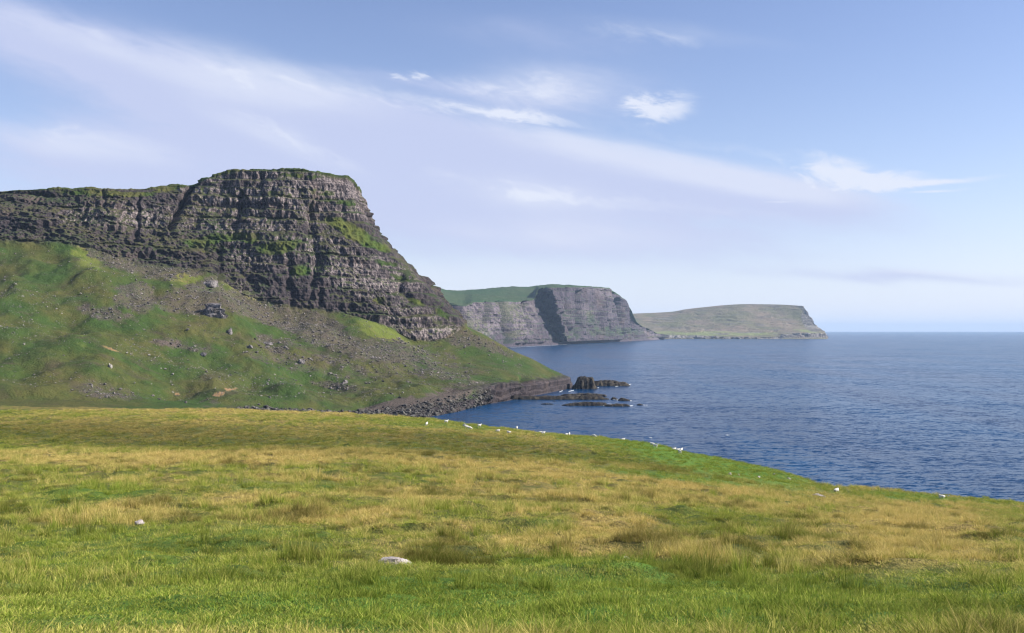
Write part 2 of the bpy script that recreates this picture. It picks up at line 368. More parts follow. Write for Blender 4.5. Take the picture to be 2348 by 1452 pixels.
# ------------------------------------------------------------------ loft of feature lines (each: list of (u, X, Y, Z))
def loft(lines, U, Vs):
    """lines: list of arrays (n,4) u,x,y,z from the bottom up; Vs: rows between each pair of lines"""
    ev = [pchip(l[:, 0], l[:, 1:], U) for l in lines]
    rows, tag = [], []
    for i in range(len(ev) - 1):
        n = Vs[i]
        for j in range(n):
            t = j / n; rows.append(ev[i] * (1 - t) + ev[i + 1] * t); tag.append(i + t)
    rows.append(ev[-1]); tag.append(len(ev) - 1)
    return np.array(rows), np.array(tag)
def line(pts, u0, u1, back=()):
    """visible points (px, py, d) spread over u by px, then explicit world points behind (u, x, y, z)"""
    x0, x1 = pts[0][0], pts[-1][0]; out = []
    for px, py, d in pts:
        if py is None: py = HY + H * F / d
        out.append((u0 + (u1 - u0) * (px - x0) / (x1 - x0), *at(px, py, d)))
    out += list(back)
    return np.array(out, float)
def flows(z, bounds):
    i = np.clip(np.searchsorted(bounds, z) - 1, 0, len(bounds) - 2)
    return i, (z - bounds[i]) / (bounds[i + 1] - bounds[i]), bounds[i + 1] - bounds[i]

# ------------------------------------------------------------------ the great headland across the bay
def build_headland():
    base = [(-700, 930, 640), (-200, 932, 670), (150, 940, 700), (400, 946, 740), (640, 952, 800), (830, None, 866), (940, None, 845), (1040, None, 907), (1100, None, 986), (1170, None, 1065), (1240, None, 1160), (1312, None, 1309)]
    bank = [(-700, 905, 690), (-200, 908, 715), (150, 915, 745), (400, 922, 785), (640, 930, 840), (820, 938, 885), (930, 915, 930), (1030, 897, 975), (1095, 885, 1000), (1163, 879, 1072), (1234, 874, 1166), (1304, 866, 1308)]
    foot = [(-700, 545, 1090), (-200, 548, 1115), (150, 562, 1150), (300, 598, 1165), (480, 628, 1180), (560, 678, 1190), (640, 698, 1200), (760, 714, 1215), (880, 748, 1225), (950, 782, 1235), (1005, 784, 1250), (1062, 748, 1290)]
    brink = [(-700, 452, 1180), (-200, 446, 1215), (150, 433, 1250), (250, 434, 1265), (350, 431, 1285), (390, 427, 1300), (440, 422, 1310), (465, 411, 1312), (500, 398, 1318), (560, 389, 1324), (600, 386, 1328), (700, 390, 1336), (740, 396, 1344), (770, 402, 1354), (800, 404, 1368)]
    bk = lambda a, b, z: [(1.12, a[0], a[1], z[0]), (1.3, b[0], b[1], z[1]), (1.5, b[0] - 60, b[1] + 700, z[1])]
    L_base = line(base, 0, 1, bk((55, 1450), (20, 1800), (0, 0)))
    L_sub = L_base.copy(); L_sub[:, 3] -= 14; L_sub[:, 2] -= np.where(L_sub[:, 0] < 1.01, 45, 0); L_sub[:, 1] += np.where(L_sub[:, 0] > 0.85, 22, 0)
    L_bank = line(bank, 0, 1, bk((45, 1450), (10, 1800), (12, 14)))
    L_foot = line(foot, 0, 1, bk((-75, 1430), (-110, 1780), (85, 95)))
    L_brink = line(brink, 0, 1, bk((-226, 1470), (-262, 1800), (284, 274)))
    L_top = L_brink.copy(); L_top[:, 2] += 90; L_top[:, 1] -= np.where(L_top[:, 0] > 1.01, 80, 14); L_top[:, 3] += 3
    L_top2 = L_top.copy(); L_top2[:, 2] += 500; L_top2[:, 1] -= 60; L_top2[:, 3] -= 60
    L_bot = L_top2.copy(); L_bot[:, 2] += 500; L_bot[:, 1] -= 100; L_bot[:, 3] = -14
    U = np.concatenate([np.linspace(0, 0.36, 60, endpoint=False), np.linspace(0.36, 1.0, 740, endpoint=False), np.linspace(1.0, 1.12, 90, endpoint=False), np.linspace(1.12, 1.5, 40)])
    P, tag = loft([L_sub, L_base, L_bank, L_foot, L_brink, L_top, L_top2, L_bot], U, [4, 26, 170, 300, 10, 6, 4])
    T = tag[:, None] * np.ones_like(U)[None, :]; UU = U[None, :] * np.ones_like(tag)[:, None]
    # concave profile of the nose
    tc_ = np.clip(T - 3, 0, 1)
    nose = sst(UU, 0.80, 1.0)
    P[..., 0] -= 24 * np.sin(np.pi * tc_ ** 1.6) ** 0.7 * nose
    # slope: concave apron with landslip swells
    ts = np.clip(T - 2, 0, 1); slope = (T >= 2) & (T <= 3)
    P[..., 2] -= 9 * np.sin(np.pi * ts) * (1 - nose)
    n0 = grid_normals(P); n0 *= np.sign(np.sum(n0 * (np.array([0, 0, H]) - P), -1, keepdims=True).mean()) or 1
    X, Y, Z = P[..., 0], P[..., 1], P[..., 2]
    px, py = to_px(P)
    w_sl = sst(T, 1.8, 2.15) * (1 - sst(T, 2.88, 3.02))
    sw = fbm(X / 95, Y / 120, oc=3, seed=3) * 17 + fbm(X / 34, Y / 46, oc=3, seed=5) * 6.5 + fbm(X / 11, Y / 14, oc=3, seed=8) * 1.9
    ridg = -np.abs(fbm(X / 60, Y / 80, oc=2, seed=31)) * 8
    P = P + (w_sl * (sw + ridg) * (1 - 0.75 * nose))[..., None] * np.array([0, 0, 1.0])
    P = P + ((T > 3.98) * fbm(X / 40, Y / 40, oc=3, seed=9) * 0.9)[..., None] * np.array([0, 0, 1.0])
    # rock face
    out = n0.copy(); out[..., 2] *= 0.15; out /= np.maximum(np.linalg.norm(out, axis=-1, keepdims=True), 1e-6)
    X, Y, Z = P[..., 0], P[..., 1], P[..., 2]
    w_c = sst(T, 2.93, 3.04) * (1 - sst(T, 3.985, 4.03))
    w_s = sst(T, 1.0, 1.1) * (1 - sst(T, 1.95, 2.2)) * sst(UU, 0.86, 0.91)
    bz = np.array([-30, 0, 7, 14, 24, 40, 62, 78, 94, 105, 121, 137, 150, 168, 181, 196, 216, 229, 246, 258, 270, 284, 300, 330, 400], float)
    zz = Z + fbm(X / 140, Y / 140, oc=2, seed=14) * 9 + fbm(X / 26, Y / 26, Z / 60, oc=2, seed=15) * 2.2 + 0.02 * X
    fi, ff, fh = flows(zz, bz)
    amp = 0.22 + 0.85 * sst(fbm(X / 60, fi * 7.3, oc=3, seed=17), -0.30, 0.45)
    stair = (0.5 - np.where(ff < 0.80, ff / 0.80, (1 - ff) / 0.20)) * -1
    stair = (np.where(ff < 0.80, ff / 0.80, (1 - ff) / 0.20) - 0.5) * fh * 0.40 * amp
    big = fbm(X / 62, Y / 62, Z / 240, oc=3, seed=21) * 19
    fl = fi * 3.7
    c1 = (1 - np.abs(fbm(X / 9.5, Y / 9.5, Z / 90 + fl, oc=2, seed=23)) * 2.2) * 3.6
    c2 = fbm(X / 3.0, Y / 3.0, Z / 30 + fl, oc=2, seed=27) * 2.6
    c3 = fbm(X / 20, Y / 20, Z / 60 + fl, oc=2, seed=29) * 4.0
    c4 = fbm(X / 30, Y / 30, Z / 3.5, oc=2, seed=37) * 1.2
    gul = np.zeros_like(X)
    for pts, w, dep in (([(447, 420), (425, 450), (405, 500), (396, 520)], 6, 20), ([(552, 440), (545, 490), (538, 530)], 6, 9), ([(318, 455), (316, 520), (308, 550)], 5, 9), ([(235, 440), (245, 490)], 4, 6),
                        ([(712, 480), (716, 540), (728, 600), (716, 650)], 11, 10), ([(505, 575), (500, 640)], 6, 9), ([(786, 440), (790, 500)], 4, 6), ([(915, 620), (925, 670), (940, 690)], 9, 9),
                        ([(733, 665), (735, 700)], 5, 8), ([(660, 590), (668, 700)], 7, 6), ([(470, 560), (470, 600)], 4, 5), ([(840, 500), (842, 530)], 4, 5), ([(600, 400), (604, 470)], 4, 5)):
        gul -= dep * np.exp(-(seg_dist(px + fbm(Z / 9, X / 9, oc=2, seed=33) * 5, py, pts) / w) ** 2)
    edge = 1 - 0.80 * sst(T, 3.88, 3.985)
    disp = w_c * (stair + big * edge + (c1 + c2 + c3) * (0.4 + 0.6 * edge) + c4 + gul)
    disp = disp + w_s * ((np.where(ff < 0.7, ff / 0.7, (1 - ff) / 0.3) - 0.5) * 3.5 + c1 * 1.0 + c2 * 0.7 + fbm(X / 25, Y / 25, oc=2, seed=41) * 5
                          - 16 * np.exp(-((px - 1201) / 9.0) ** 2))
    # keep the drawn edge of the nose
    disp = disp * (1 - 0.55 * sst(UU, 0.93, 1.0) * (1 - sst(UU, 1.02, 1.1)))
    P = P + out * disp[..., None]
    # surface masks: R grass, G scree / soil, B bright turf or pale rock
    n1 = grid_normals(P); nz = np.abs(n1[..., 2])
    px, py = to_px(P); X, Y, Z = P[..., 0], P[..., 1], P[..., 2]
    big_n = fbm(X / 45, Y / 45, Z / 30, oc=4, seed=51); mid_n = fbm(X / 12, Y / 12, Z / 12, oc=3, seed=53); fin = fbm(X / 4, Y / 4, Z / 4, oc=2, seed=57)
    ledge = sst(nz + 0.36 * big_n + 0.14 * mid_n, 0.62, 0.82) * 0.6
    patch = blobs(px + mid_n * 12, py + big_n * 8, [(800, 528, 62, 17, 24, 1), (860, 562, 45, 10, 22, .8), (640, 570, 55, 15, -12, .9), (500, 548, 90, 12, -6, .75), (575, 548, 30, 14, 0, .7), (690, 622, 26, 12, 0, .8),
                  (955, 692, 22, 9, 25, .8), (470, 570, 90, 14, 0, .5), (690, 402, 60, 6, 3, .55), (250, 442, 110, 9, 0, .8), (390, 430, 50, 8, -8, .8), (470, 440, 30, 18, -35, .45), (740, 440, 50, 10, 5, .5), (640, 445, 45, 9, 0, .5),
                  (780, 465, 50, 8, 8, .6), (880, 690, 30, 12, 0, .5), (920, 640, 40, 8, 25, .5), (880, 600, 55, 8, 15, .5), (1015, 720, 22, 9, 35, .7)])
    patch = sst(patch + 0.35 * mid_n + 0.2 * fin, 0.35, 0.62)
    grass_c = np.maximum(ledge, patch)
    in_cl = sst(T, 2.97, 3.02) * (1 - sst(T, 3.97, 4.0))
    grass = grass_c * in_cl + (1 - in_cl)
    tal = blobs(px + big_n * 26 + mid_n * 8, py + big_n * 14 + mid_n * 6, [(320, 685, 42, 34, 0, 1), (245, 720, 75, 14, 8, .8), (450, 690, 90, 30, -4, .9), (590, 708, 130, 27, 20, .95), (720, 752, 115, 36, 22, 1), (800, 790, 70, 26, 28, 1), (860, 802, 120, 24, 8, .9),
                  (480, 648, 45, 16, -20, .8), (300, 600, 120, 26, 18, .8), (230, 560, 120, 26, 20, .95), (400, 605, 80, 24, 10, .9), (1030, 760, 45, 22, 38, .9), (1100, 786, 80, 13, 22, .7), (630, 790, 60, 22, 10, .55), (770, 885, 70, 9, 10, .7), (560, 690, 40, 16, 20, .7),
                  (250, 905, 80, 20, 8, .5), (420, 790, 90, 10, 10, .6), (690, 740, 60, 30, 20, .9), (720, 830, 190, 30, 10, .45), (950, 830, 170, 36, 12, .48), (900, 790, 110, 10, 4, .5)])
    tal = sst(tal * 1.15 + 0.45 * mid_n + 0.30 * fin, 0.22, 0.80) * (1 - in_cl) * (T < 3.1) * (T > 2)
    soil = blobs(px + mid_n * 8, py + mid_n * 5, [(900, 932, 75, 14, -9, 1), (1010, 912, 90, 18, -12, .95), (1080, 885, 60, 22, 0, .6), (503, 902, 17, 6, -22, .9), (528, 893, 24, 4, -10, .8), (405, 904, 9, 5, 0, .8), (255, 800, 28, 4, 18, .7), (390, 790, 50, 7, 8, .7),
                  (480, 925, 30, 14, 0, .5), (640, 885, 50, 10, 0, .35), (1000, 850, 110, 18, 14, .4), (380, 830, 60, 7, 10, .4)])
    soil_b = sst(blobs(px, py, [(505, 902, 30, 12, -18, 1), (530, 893, 30, 8, -10, .9), (405, 904, 18, 9, 0, .9), (255, 800, 32, 8, 18, .6)]), 0.2, 0.6)
    soil = sst(soil + 0.4 * mid_n + 0.15 * fin, 0.35, 0.75) * (1 - in_cl)
    beach = sst(T, 0.9, 1.0) * (1 - sst(T, 1.35, 1.6)) * sst(UU, 0.70, 0.78) * (1 - sst(UU, .88, .90))
    scarp = w_s * sst(w_s + 0.5 * mid_n + 0.3 * big_n, 0.45, 0.75)
    grass = grass * (1 - beach) * (1 - scarp) * np.where((T < 1.35) & (UU > .6), 0, 1)
    ss = np.clip(np.maximum(tal * np.clip(0.66 + 0.45 * fin, .2, .95), soil), 0, 1) * (1 - scarp)
    bright = sst(blobs(px + mid_n * 10, py, [(800, 528, 62, 17, 24, 1), (860, 562, 45, 12, 22, .8), (870, 760, 70, 20, 22, 1), (930, 790, 60, 14, 10, .7), (570, 680, 90, 16, 28, .8), (430, 640, 60, 22, 10, .8), (200, 590, 50, 30, 40, .8), (640, 570, 55, 18, -12, .55), (1000, 800, 80, 14, 8, .35), (200, 790, 120, 60, 0, .5),
                  (955, 692, 22, 9, 25, .8), (690, 622, 26, 12, 0, .6)]) + 0.3 * mid_n, 0.2, 0.9) * 0.95
    palez = sst(blobs(px, py, [(780, 450, 70, 50, 20, 1), (830, 620, 150, 60, 25, .8), (960, 750, 110, 45, 15, 1.0), (700, 440, 300, 70, 0, .75), (600, 590, 90, 22, 0, .8), (300, 490, 200, 40, 0, .6), (560, 500, 120, 60, 0, .8), (650, 640, 180, 60, 0, .35), (800, 645, 30, 25, 0, 1)]) + 0.5 * big_n, 0.0, 1.0)
    B = np.where(in_cl > 0.5, np.where(grass > 0.5, bright * 0.72, palez), bright)
    B = np.where(ss > 0.4, soil_b, B); B = np.where(scarp > 0.3, np.clip(0.16 * sst(Z + 5 * mid_n, 8, 14), 0, 1), B)
    mask = np.stack([grass, ss, np.clip(B, 0, 1), np.ones_like(B)], -1)
    me = grid_mesh('headland', P, {'mask': mask})
    link('headland', me, M_CLIFF, label='towering layered basalt headland with green scree slopes running down to the bay', cat='headland', kind='structure')
    dens = tal * 1.0 + 0.05 * (w_sl * sst(fbm(X / 70, Y / 70, oc=3, seed=61), -0.2, 0.5)) + 0.10 * w_sl * blobs(px, py, [(800, 850, 260, 50, 10, 1), (420, 770, 80, 30, 15, .9), (520, 920, 400, 16, 3, .6)])
    return P, n1, dens * (UU < 1.02) * (UU > 0.3), T, UU
HP, HN, HD, HT, HU = build_headland()

# ---- loose stones as one mass: low-poly blocks
ICO_V = None
def rock_protos(n, seed, sub=1, flat=0.75):
    out = []
    for k in range(n):
        bm = bmesh.new(); bmesh.ops.create_icosphere(bm, subdivisions=sub, radius=1.0)
        r = np.random.default_rng(seed + k)
        v = np.array([x.co[:] for x in bm.verts]); f = np.array([[x.index for x in p.verts] for p in bm.faces]); bm.free()
        d = r.normal(size=(7, 3)); d /= np.linalg.norm(d, axis=1, keepdims=True)
        for a in d:                                            # chop facets
            h = v @ a; lim = r.uniform(0.45, 0.8); v = v - np.maximum(h - lim, 0)[:, None] * a
        v *= np.array([r.uniform(.8, 1.3), r.uniform(.7, 1.1), r.uniform(.5, .9) * flat / .75])
        out.append((v, f))
    return out
def scatter_rocks(name, pts, sizes, mat, label, cat, protos, sink=0.25):
    V, Fc, off = [], [], 0
    for p, s in zip(pts, sizes):
        v, f = protos[rng.integers(len(protos))]
        a = rng.uniform(0, 6.283); c, sn = math.cos(a), math.sin(a)
        w = v * s; w = np.stack([w[:, 0] * c - w[:, 1] * sn, w[:, 0] * sn + w[:, 1] * c, w[:, 2] + s * sink], -1) + p
        V.append(w); Fc.append(f + off); off += len(v)
    me = raw_mesh(name, np.concatenate(V), np.concatenate(Fc), smooth=False)
    return link(name, me, mat, label=label, cat=cat, kind='stuff')
lowp = rock_protos(8, 100, 1)
lowest = []
for v, f in rock_protos(8, 140, 1): lowest.append((v, f))
w = HD.ravel().astype(float); w = np.where(HT.ravel() < 3.0, w, 0); w /= w.sum()
ii = rng.choice(len(w), 15000, p=w)
scatter_rocks('scree', HP.reshape(-1, 3)[ii] + rng.normal(0, .6, (len(ii), 3)) * np.array([1, 1, 0]), np.minimum(0.36 * rng.pareto(2.6, len(ii)) + 0.36, 1.9), M_SCREE, 'grey scree of fallen boulders strewn below the great cliff', 'scree', lowp)
w = (sst(HT, 2.02, 2.1) * (1 - sst(HT, 2.9, 2.99)) * (HU > .3) * (HU < 1.0) * (0.12 + sst(fbm(HP[..., 0] / 55, HP[..., 1] / 70, oc=4, seed=63), -.15, .45))).ravel(); w /= w.sum()
ii = rng.choice(len(w), 6500, p=w)
scatter_rocks('slope_stones', HP.reshape(-1, 3)[ii] + rng.normal(0, .8, (len(ii), 3)) * np.array([1, 1, 0]), np.minimum(0.26 * rng.pareto(2.8, len(ii)) + 0.30, 1.4), M_SPECK, 'pale stones sprinkled over the grass of the headland slope', 'stones', lowp)
bw = ((HT > 0.95) & (HT < 1.75) & (HU > 0.62) & (HU < 0.905)).astype(float) * (1 - 0.8 * sst(HT, 1.3, 1.75)); bw = bw.ravel() / bw.sum()
ii = rng.choice(len(bw), 3600, p=bw)
scatter_rocks('shingle_boulders', HP.reshape(-1, 3)[ii] + rng.normal(0, .8, (len(ii), 3)) * np.array([1, 1, 0]), np.minimum(0.5 * rng.pareto(2.2, len(ii)) + 0.6, 3.0), M_BEACH, 'dark boulder beach between the bank and the water', 'boulder beach', lowp)

def on_head(px_, py_):
    """the visible point of the headland nearest to a photo pixel"""
    qx, qy = to_px(HP); ok = (HU < 1.02) & (HT > 1.0) & (HT < 4.0)
    d = np.where(ok, np.hypot(qx - px_, qy - py_), 1e9); return HP.reshape(-1, 3)[int(np.argmin(d))]
def block(name, size, seed, mat, loc, rotz, label, cat, group=None, rows=1, kind=None, nsub=4):
    """a faceted rock with ledges"""
    bm = bmesh.new(); bmesh.ops.create_icosphere(bm, subdivisions=nsub, radius=1.0)
    r = np.random.default_rng(seed); v = np.array([x.co[:] for x in bm.verts])
    d = r.normal(size=(11, 3)); d[:, 2] = np.abs(d[:, 2]) * 0.7; d /= np.linalg.norm(d, axis=1, keepdims=True)
    for a in d:
        h = v @ a; lim = r.uniform(0.50, 0.8); v = v - np.maximum(h - lim, 0)[:, None] * a
    q = v * 2.6 + seed
    v = v + 0.20 * np.stack([fbm(q[:, 0], q[:, 1], q[:, 2] * 0.5, 4, seed + k, 0.6) for k in (1, 2, 3)], -1)
    v[:, 2] = np.round(v[:, 2] * 5) / 5 * 0.35 + v[:, 2] * 0.65
    if rows > 1: v[:, 2] += 0.10 * np.sin(v[:, 2] * rows * 6.28) ; v[:, :2] *= (1 + 0.10 * np.sign(np.sin(v[:, 2] * rows * 6.28)))[:, None]
    v *= np.array(size) * 0.5 / 0.72
    for x, c in zip(bm.verts, v): x.co = c
    me = bpy.data.meshes.new(name); bm.to_mesh(me); bm.free()
    o = link(name, me, mat, label=label, cat=cat, group=group, kind=kind, loc=tuple(loc)); o.rotation_euler.z = rotz
    return o
for k, (x, y, sz, lab, mt) in enumerate([
        (491, 722, (21, 12, 18), 'stepped dark rock outcrop with a pale band on the grassy slope', M_OUT),
        (527, 765, (8, 6, 7), 'small tilted grey rock outcrop on open grass below the stepped outcrop', M_OUT),
        (252, 842, (3.6, 3, 4.2), 'lone pale boulder standing upright on the lower green slope', M_SPECK),
        (690, 831, (6, 5, 5), 'dark craggy boulder on grass below the long scree belt', M_OUT),
        (573, 797, (9.2, 5, 4), 'jagged grey boulder group at the left end of a rocky hollow', M_OUT),
        (612, 790, (10, 6, 4.5), 'broad broken boulder in the rocky hollow of the slope', M_OUT),
        (790, 878, (9.5, 5, 3.2), 'low brownish boulder pile on the slope above the meadow', M_OUT),
        (465, 815, (6, 4, 3.4), 'pair-like pale and dark boulder half sunk in the slope grass', M_OUT),
        (486, 655, (17, 10, 9), 'rounded dark crag standing against the foot of the cliff', M_OUT)]):
    p = on_head(x, y)
    block('rock_outcrop' if sz[0] > 9 else 'boulder', sz, 300 + k, mt, p + np.array([0, 0, sz[2] * 0.18]), k * 1.3, lab, 'outcrop' if sz[0] > 9 else 'boulder', rows=2 if k == 0 else 1)

# ------------------------------------------------------------------ the second headland, a long sea cliff
def build_far_cliff():
    base = [(930, None, 3700), (1060, None, 4050), (1160, None, 4400), (1250, None, 4850), (1330, None, 5450), (1410, None, 6200), (1470, None, 7000), (1522, None, 7900)]
    brink = [(930, 676, 3950), (1000, 686, 4150), (1030, 697, 4250), (1060, 700, 4330), (1085, 692, 4450), (1130, 690, 4650), (1200, 689, 4900), (1224, 687, 4980), (1236, 664, 5100), (1270, 657, 5300), (1330, 656, 5650), (1390, 660, 6150), (1415, 673, 6400), (1445, 706, 6800), (1463, 742, 7100), (1490, 756, 7400), (1522, 772, 7950)]
    def u_of(pts): return line([(p[0], p[1], p[2]) for p in pts], 0, 1)
    Lb = u_of(base); Ls = Lb.copy(); Ls[:, 3] = -20; Ls[:, 2] -= 30
    Lf = Lb.copy(); Lf[:, 3] = 16; Lf[:, 2] += 25
    Lk = u_of(brink)
    Lm_pts = [(930, 651, 5100), (980, 654, 5300), (1030, 664, 5400), (1060, 665, 5500), (1130, 660, 5700), (1200, 658, 5800), (1236, 655, 5900), (1270, 652.5, 6000), (1300, 654, 6150), (1330, 655.5, 6100), (1390, 661, 6500), (1415, 675, 6700), (1445, 708, 7000), (1463, 744, 7300), (1490, 758, 7600), (1522, 773, 8050)]
    Lm = u_of(Lm_pts)
    Lq = Lm.copy(); Lq[:, 2] += 900; Lq[:, 1] -= 150; Lq[:, 3] *= 0.8
    Lz = Lq.copy(); Lz[:, 2] += 500; Lz[:, 1] -= 150; Lz[:, 3] = -20
    U = np.linspace(0, 1, 520)
    P, tag = loft([Ls, Lb, Lf, Lk, Lm, Lq, Lz], U, [2, 5, 150, 26, 5, 3])
    T = tag[:, None] * np.ones_like(U); px, py = to_px(P); X, Y, Z = P[..., 0], P[..., 1], P[..., 2]
    n0 = grid_normals(P); n0 *= np.sign(np.sum(n0 * (np.array([0, 0, H]) - P), -1).mean())
    out = n0.copy(); out[..., 2] *= 0.1; out /= np.maximum(np.linalg.norm(out, axis=-1, keepdims=True), 1e-6)
    wc = sst(T, 1.6, 2.1) * (1 - sst(T, 2.96, 3.05))
    bz = np.cumsum(np.concatenate([[-30], np.random.default_rng(5).uniform(14, 32, 22)]))
    fi, ff, fh = flows(Z + fbm(X / 400, Y / 400, oc=2, seed=71) * 10 + fbm(X / 60, Y / 120, oc=2, seed=70) * 8, bz)
    stair = (np.where(ff < .8, ff / .8, (1 - ff) / .2) - .5) * fh * 0.5 * sst(fbm(X / 120, Y / 240, fi * 5.1, oc=2, seed=72), -.1, .5)
    big = fbm(X / 170, Y / 330, Z / 700, oc=3, seed=73) * 62
    c1 = (1 - np.abs(fbm(X / 32, Y / 60, Z / 260 + fi * 2.2, oc=2, seed=75)) * 2) * 13 + fbm(X / 11, Y / 22, Z / 60 + fi, oc=2, seed=77) * 8
    gul = np.zeros_like(X)
    for pts, w_, dep in (([(1143, 690), (1150, 730), (1160, 760)], 7, 130), ([(1108, 695), (1112, 740)], 4, 45), ([(1205, 695), (1215, 760)], 4, 45), ([(1040, 700), (1052, 725), (1070, 780)], 8, 110), ([(1166, 768), (1166, 796)], 7, 80), ([(1193, 782), (1193, 796)], 4, 30), ([(1325, 672), (1328, 720), (1322, 770)], 5, 70), ([(1375, 668), (1384, 720), (1390, 775)], 5, 80), ([(1418, 690), (1430, 775)], 5, 70), ([(1298, 662), (1300, 720)], 4, 45), ([(1448, 720), (1468, 775)], 3, 25), ([(1290, 720), (1310, 760)], 4, 25)):
        gul -= dep * np.exp(-(seg_dist(px, py, pts) / w_) ** 2)
    gx = np.interp(py, [640, 655, 705, 745, 778, 800], [1220, 1226, 1246, 1260, 1276, 1284]); sd = px - gx + fbm(px / 9, py / 14, oc=3, seed=85) * 9
    stepd = np.where(sd < 0, -150 * np.exp(-(sd / 12) ** 2), np.where(sd < 28, -150 + 330 * sst(sd, 0, 28), 180 * (1 - sst(sd, 28, 210))))
    stepd = stepd * sst(wc, 0, 1)
    Y0, Z0 = P[..., 1].copy(), P[..., 2].copy()
    P = P + out * (wc * (stair + big + c1 + gul))[..., None]
    P[..., 1] -= stepd
    P[..., 2] = np.where(Z0 > H, H + (Z0 - H) * P[..., 1] / Y0, P[..., 2])
    P[..., 2] += (T > 2.9) * (fbm(X / 160, Y / 300, oc=3, seed=79) * 5 + fbm(X / 28, Y / 40, oc=2, seed=80) * 3)
    nz = np.abs(grid_normals(P)[..., 2]); px, py = to_px(P)
    bn = fbm(X / 130, Y / 130, Z / 90, oc=4, seed=81); mn = fbm(X / 30, Y / 30, Z / 30, oc=3, seed=83)
    cl = sst(T, 1.9, 2.0) * (1 - sst(T, 2.97, 3.0))
    low = blobs(px, py, [(1400, 760, 90, 14, 0, .8), (1350, 735, 60, 20, 20, .55), (1300, 770, 50, 9, 0, .6), (1370, 705, 50, 9, 15, .45), (1080, 760, 60, 20, 0, .5), (1240, 740, 20, 30, 0, .4)])
    g = (sst(nz + .2 * bn, .62, .85) * 0.4 + sst(low + .5 * mn + .3 * bn, .45, .95) * 0.55).clip(0, 1) * cl + (T > 2.985) * 1.0
    pale = sst(blobs(px, py, [(1110, 725, 70, 50, 0, 1), (1190, 730, 50, 50, 10, 1), (1005, 700, 40, 25, 0, 1), (1380, 670, 60, 14, 8, .7), (1350, 710, 80, 30, 0, .35), (1495, 765, 25, 15, 0, 1)]) + .5 * bn, 0.1, 1)
    mask = np.stack([g, np.zeros_like(g), np.where(g > .5, 0.15, pale), np.ones_like(g)], -1)
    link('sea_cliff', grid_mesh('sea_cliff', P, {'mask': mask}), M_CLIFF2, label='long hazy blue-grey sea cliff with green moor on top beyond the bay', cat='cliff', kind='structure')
build_far_cliff()

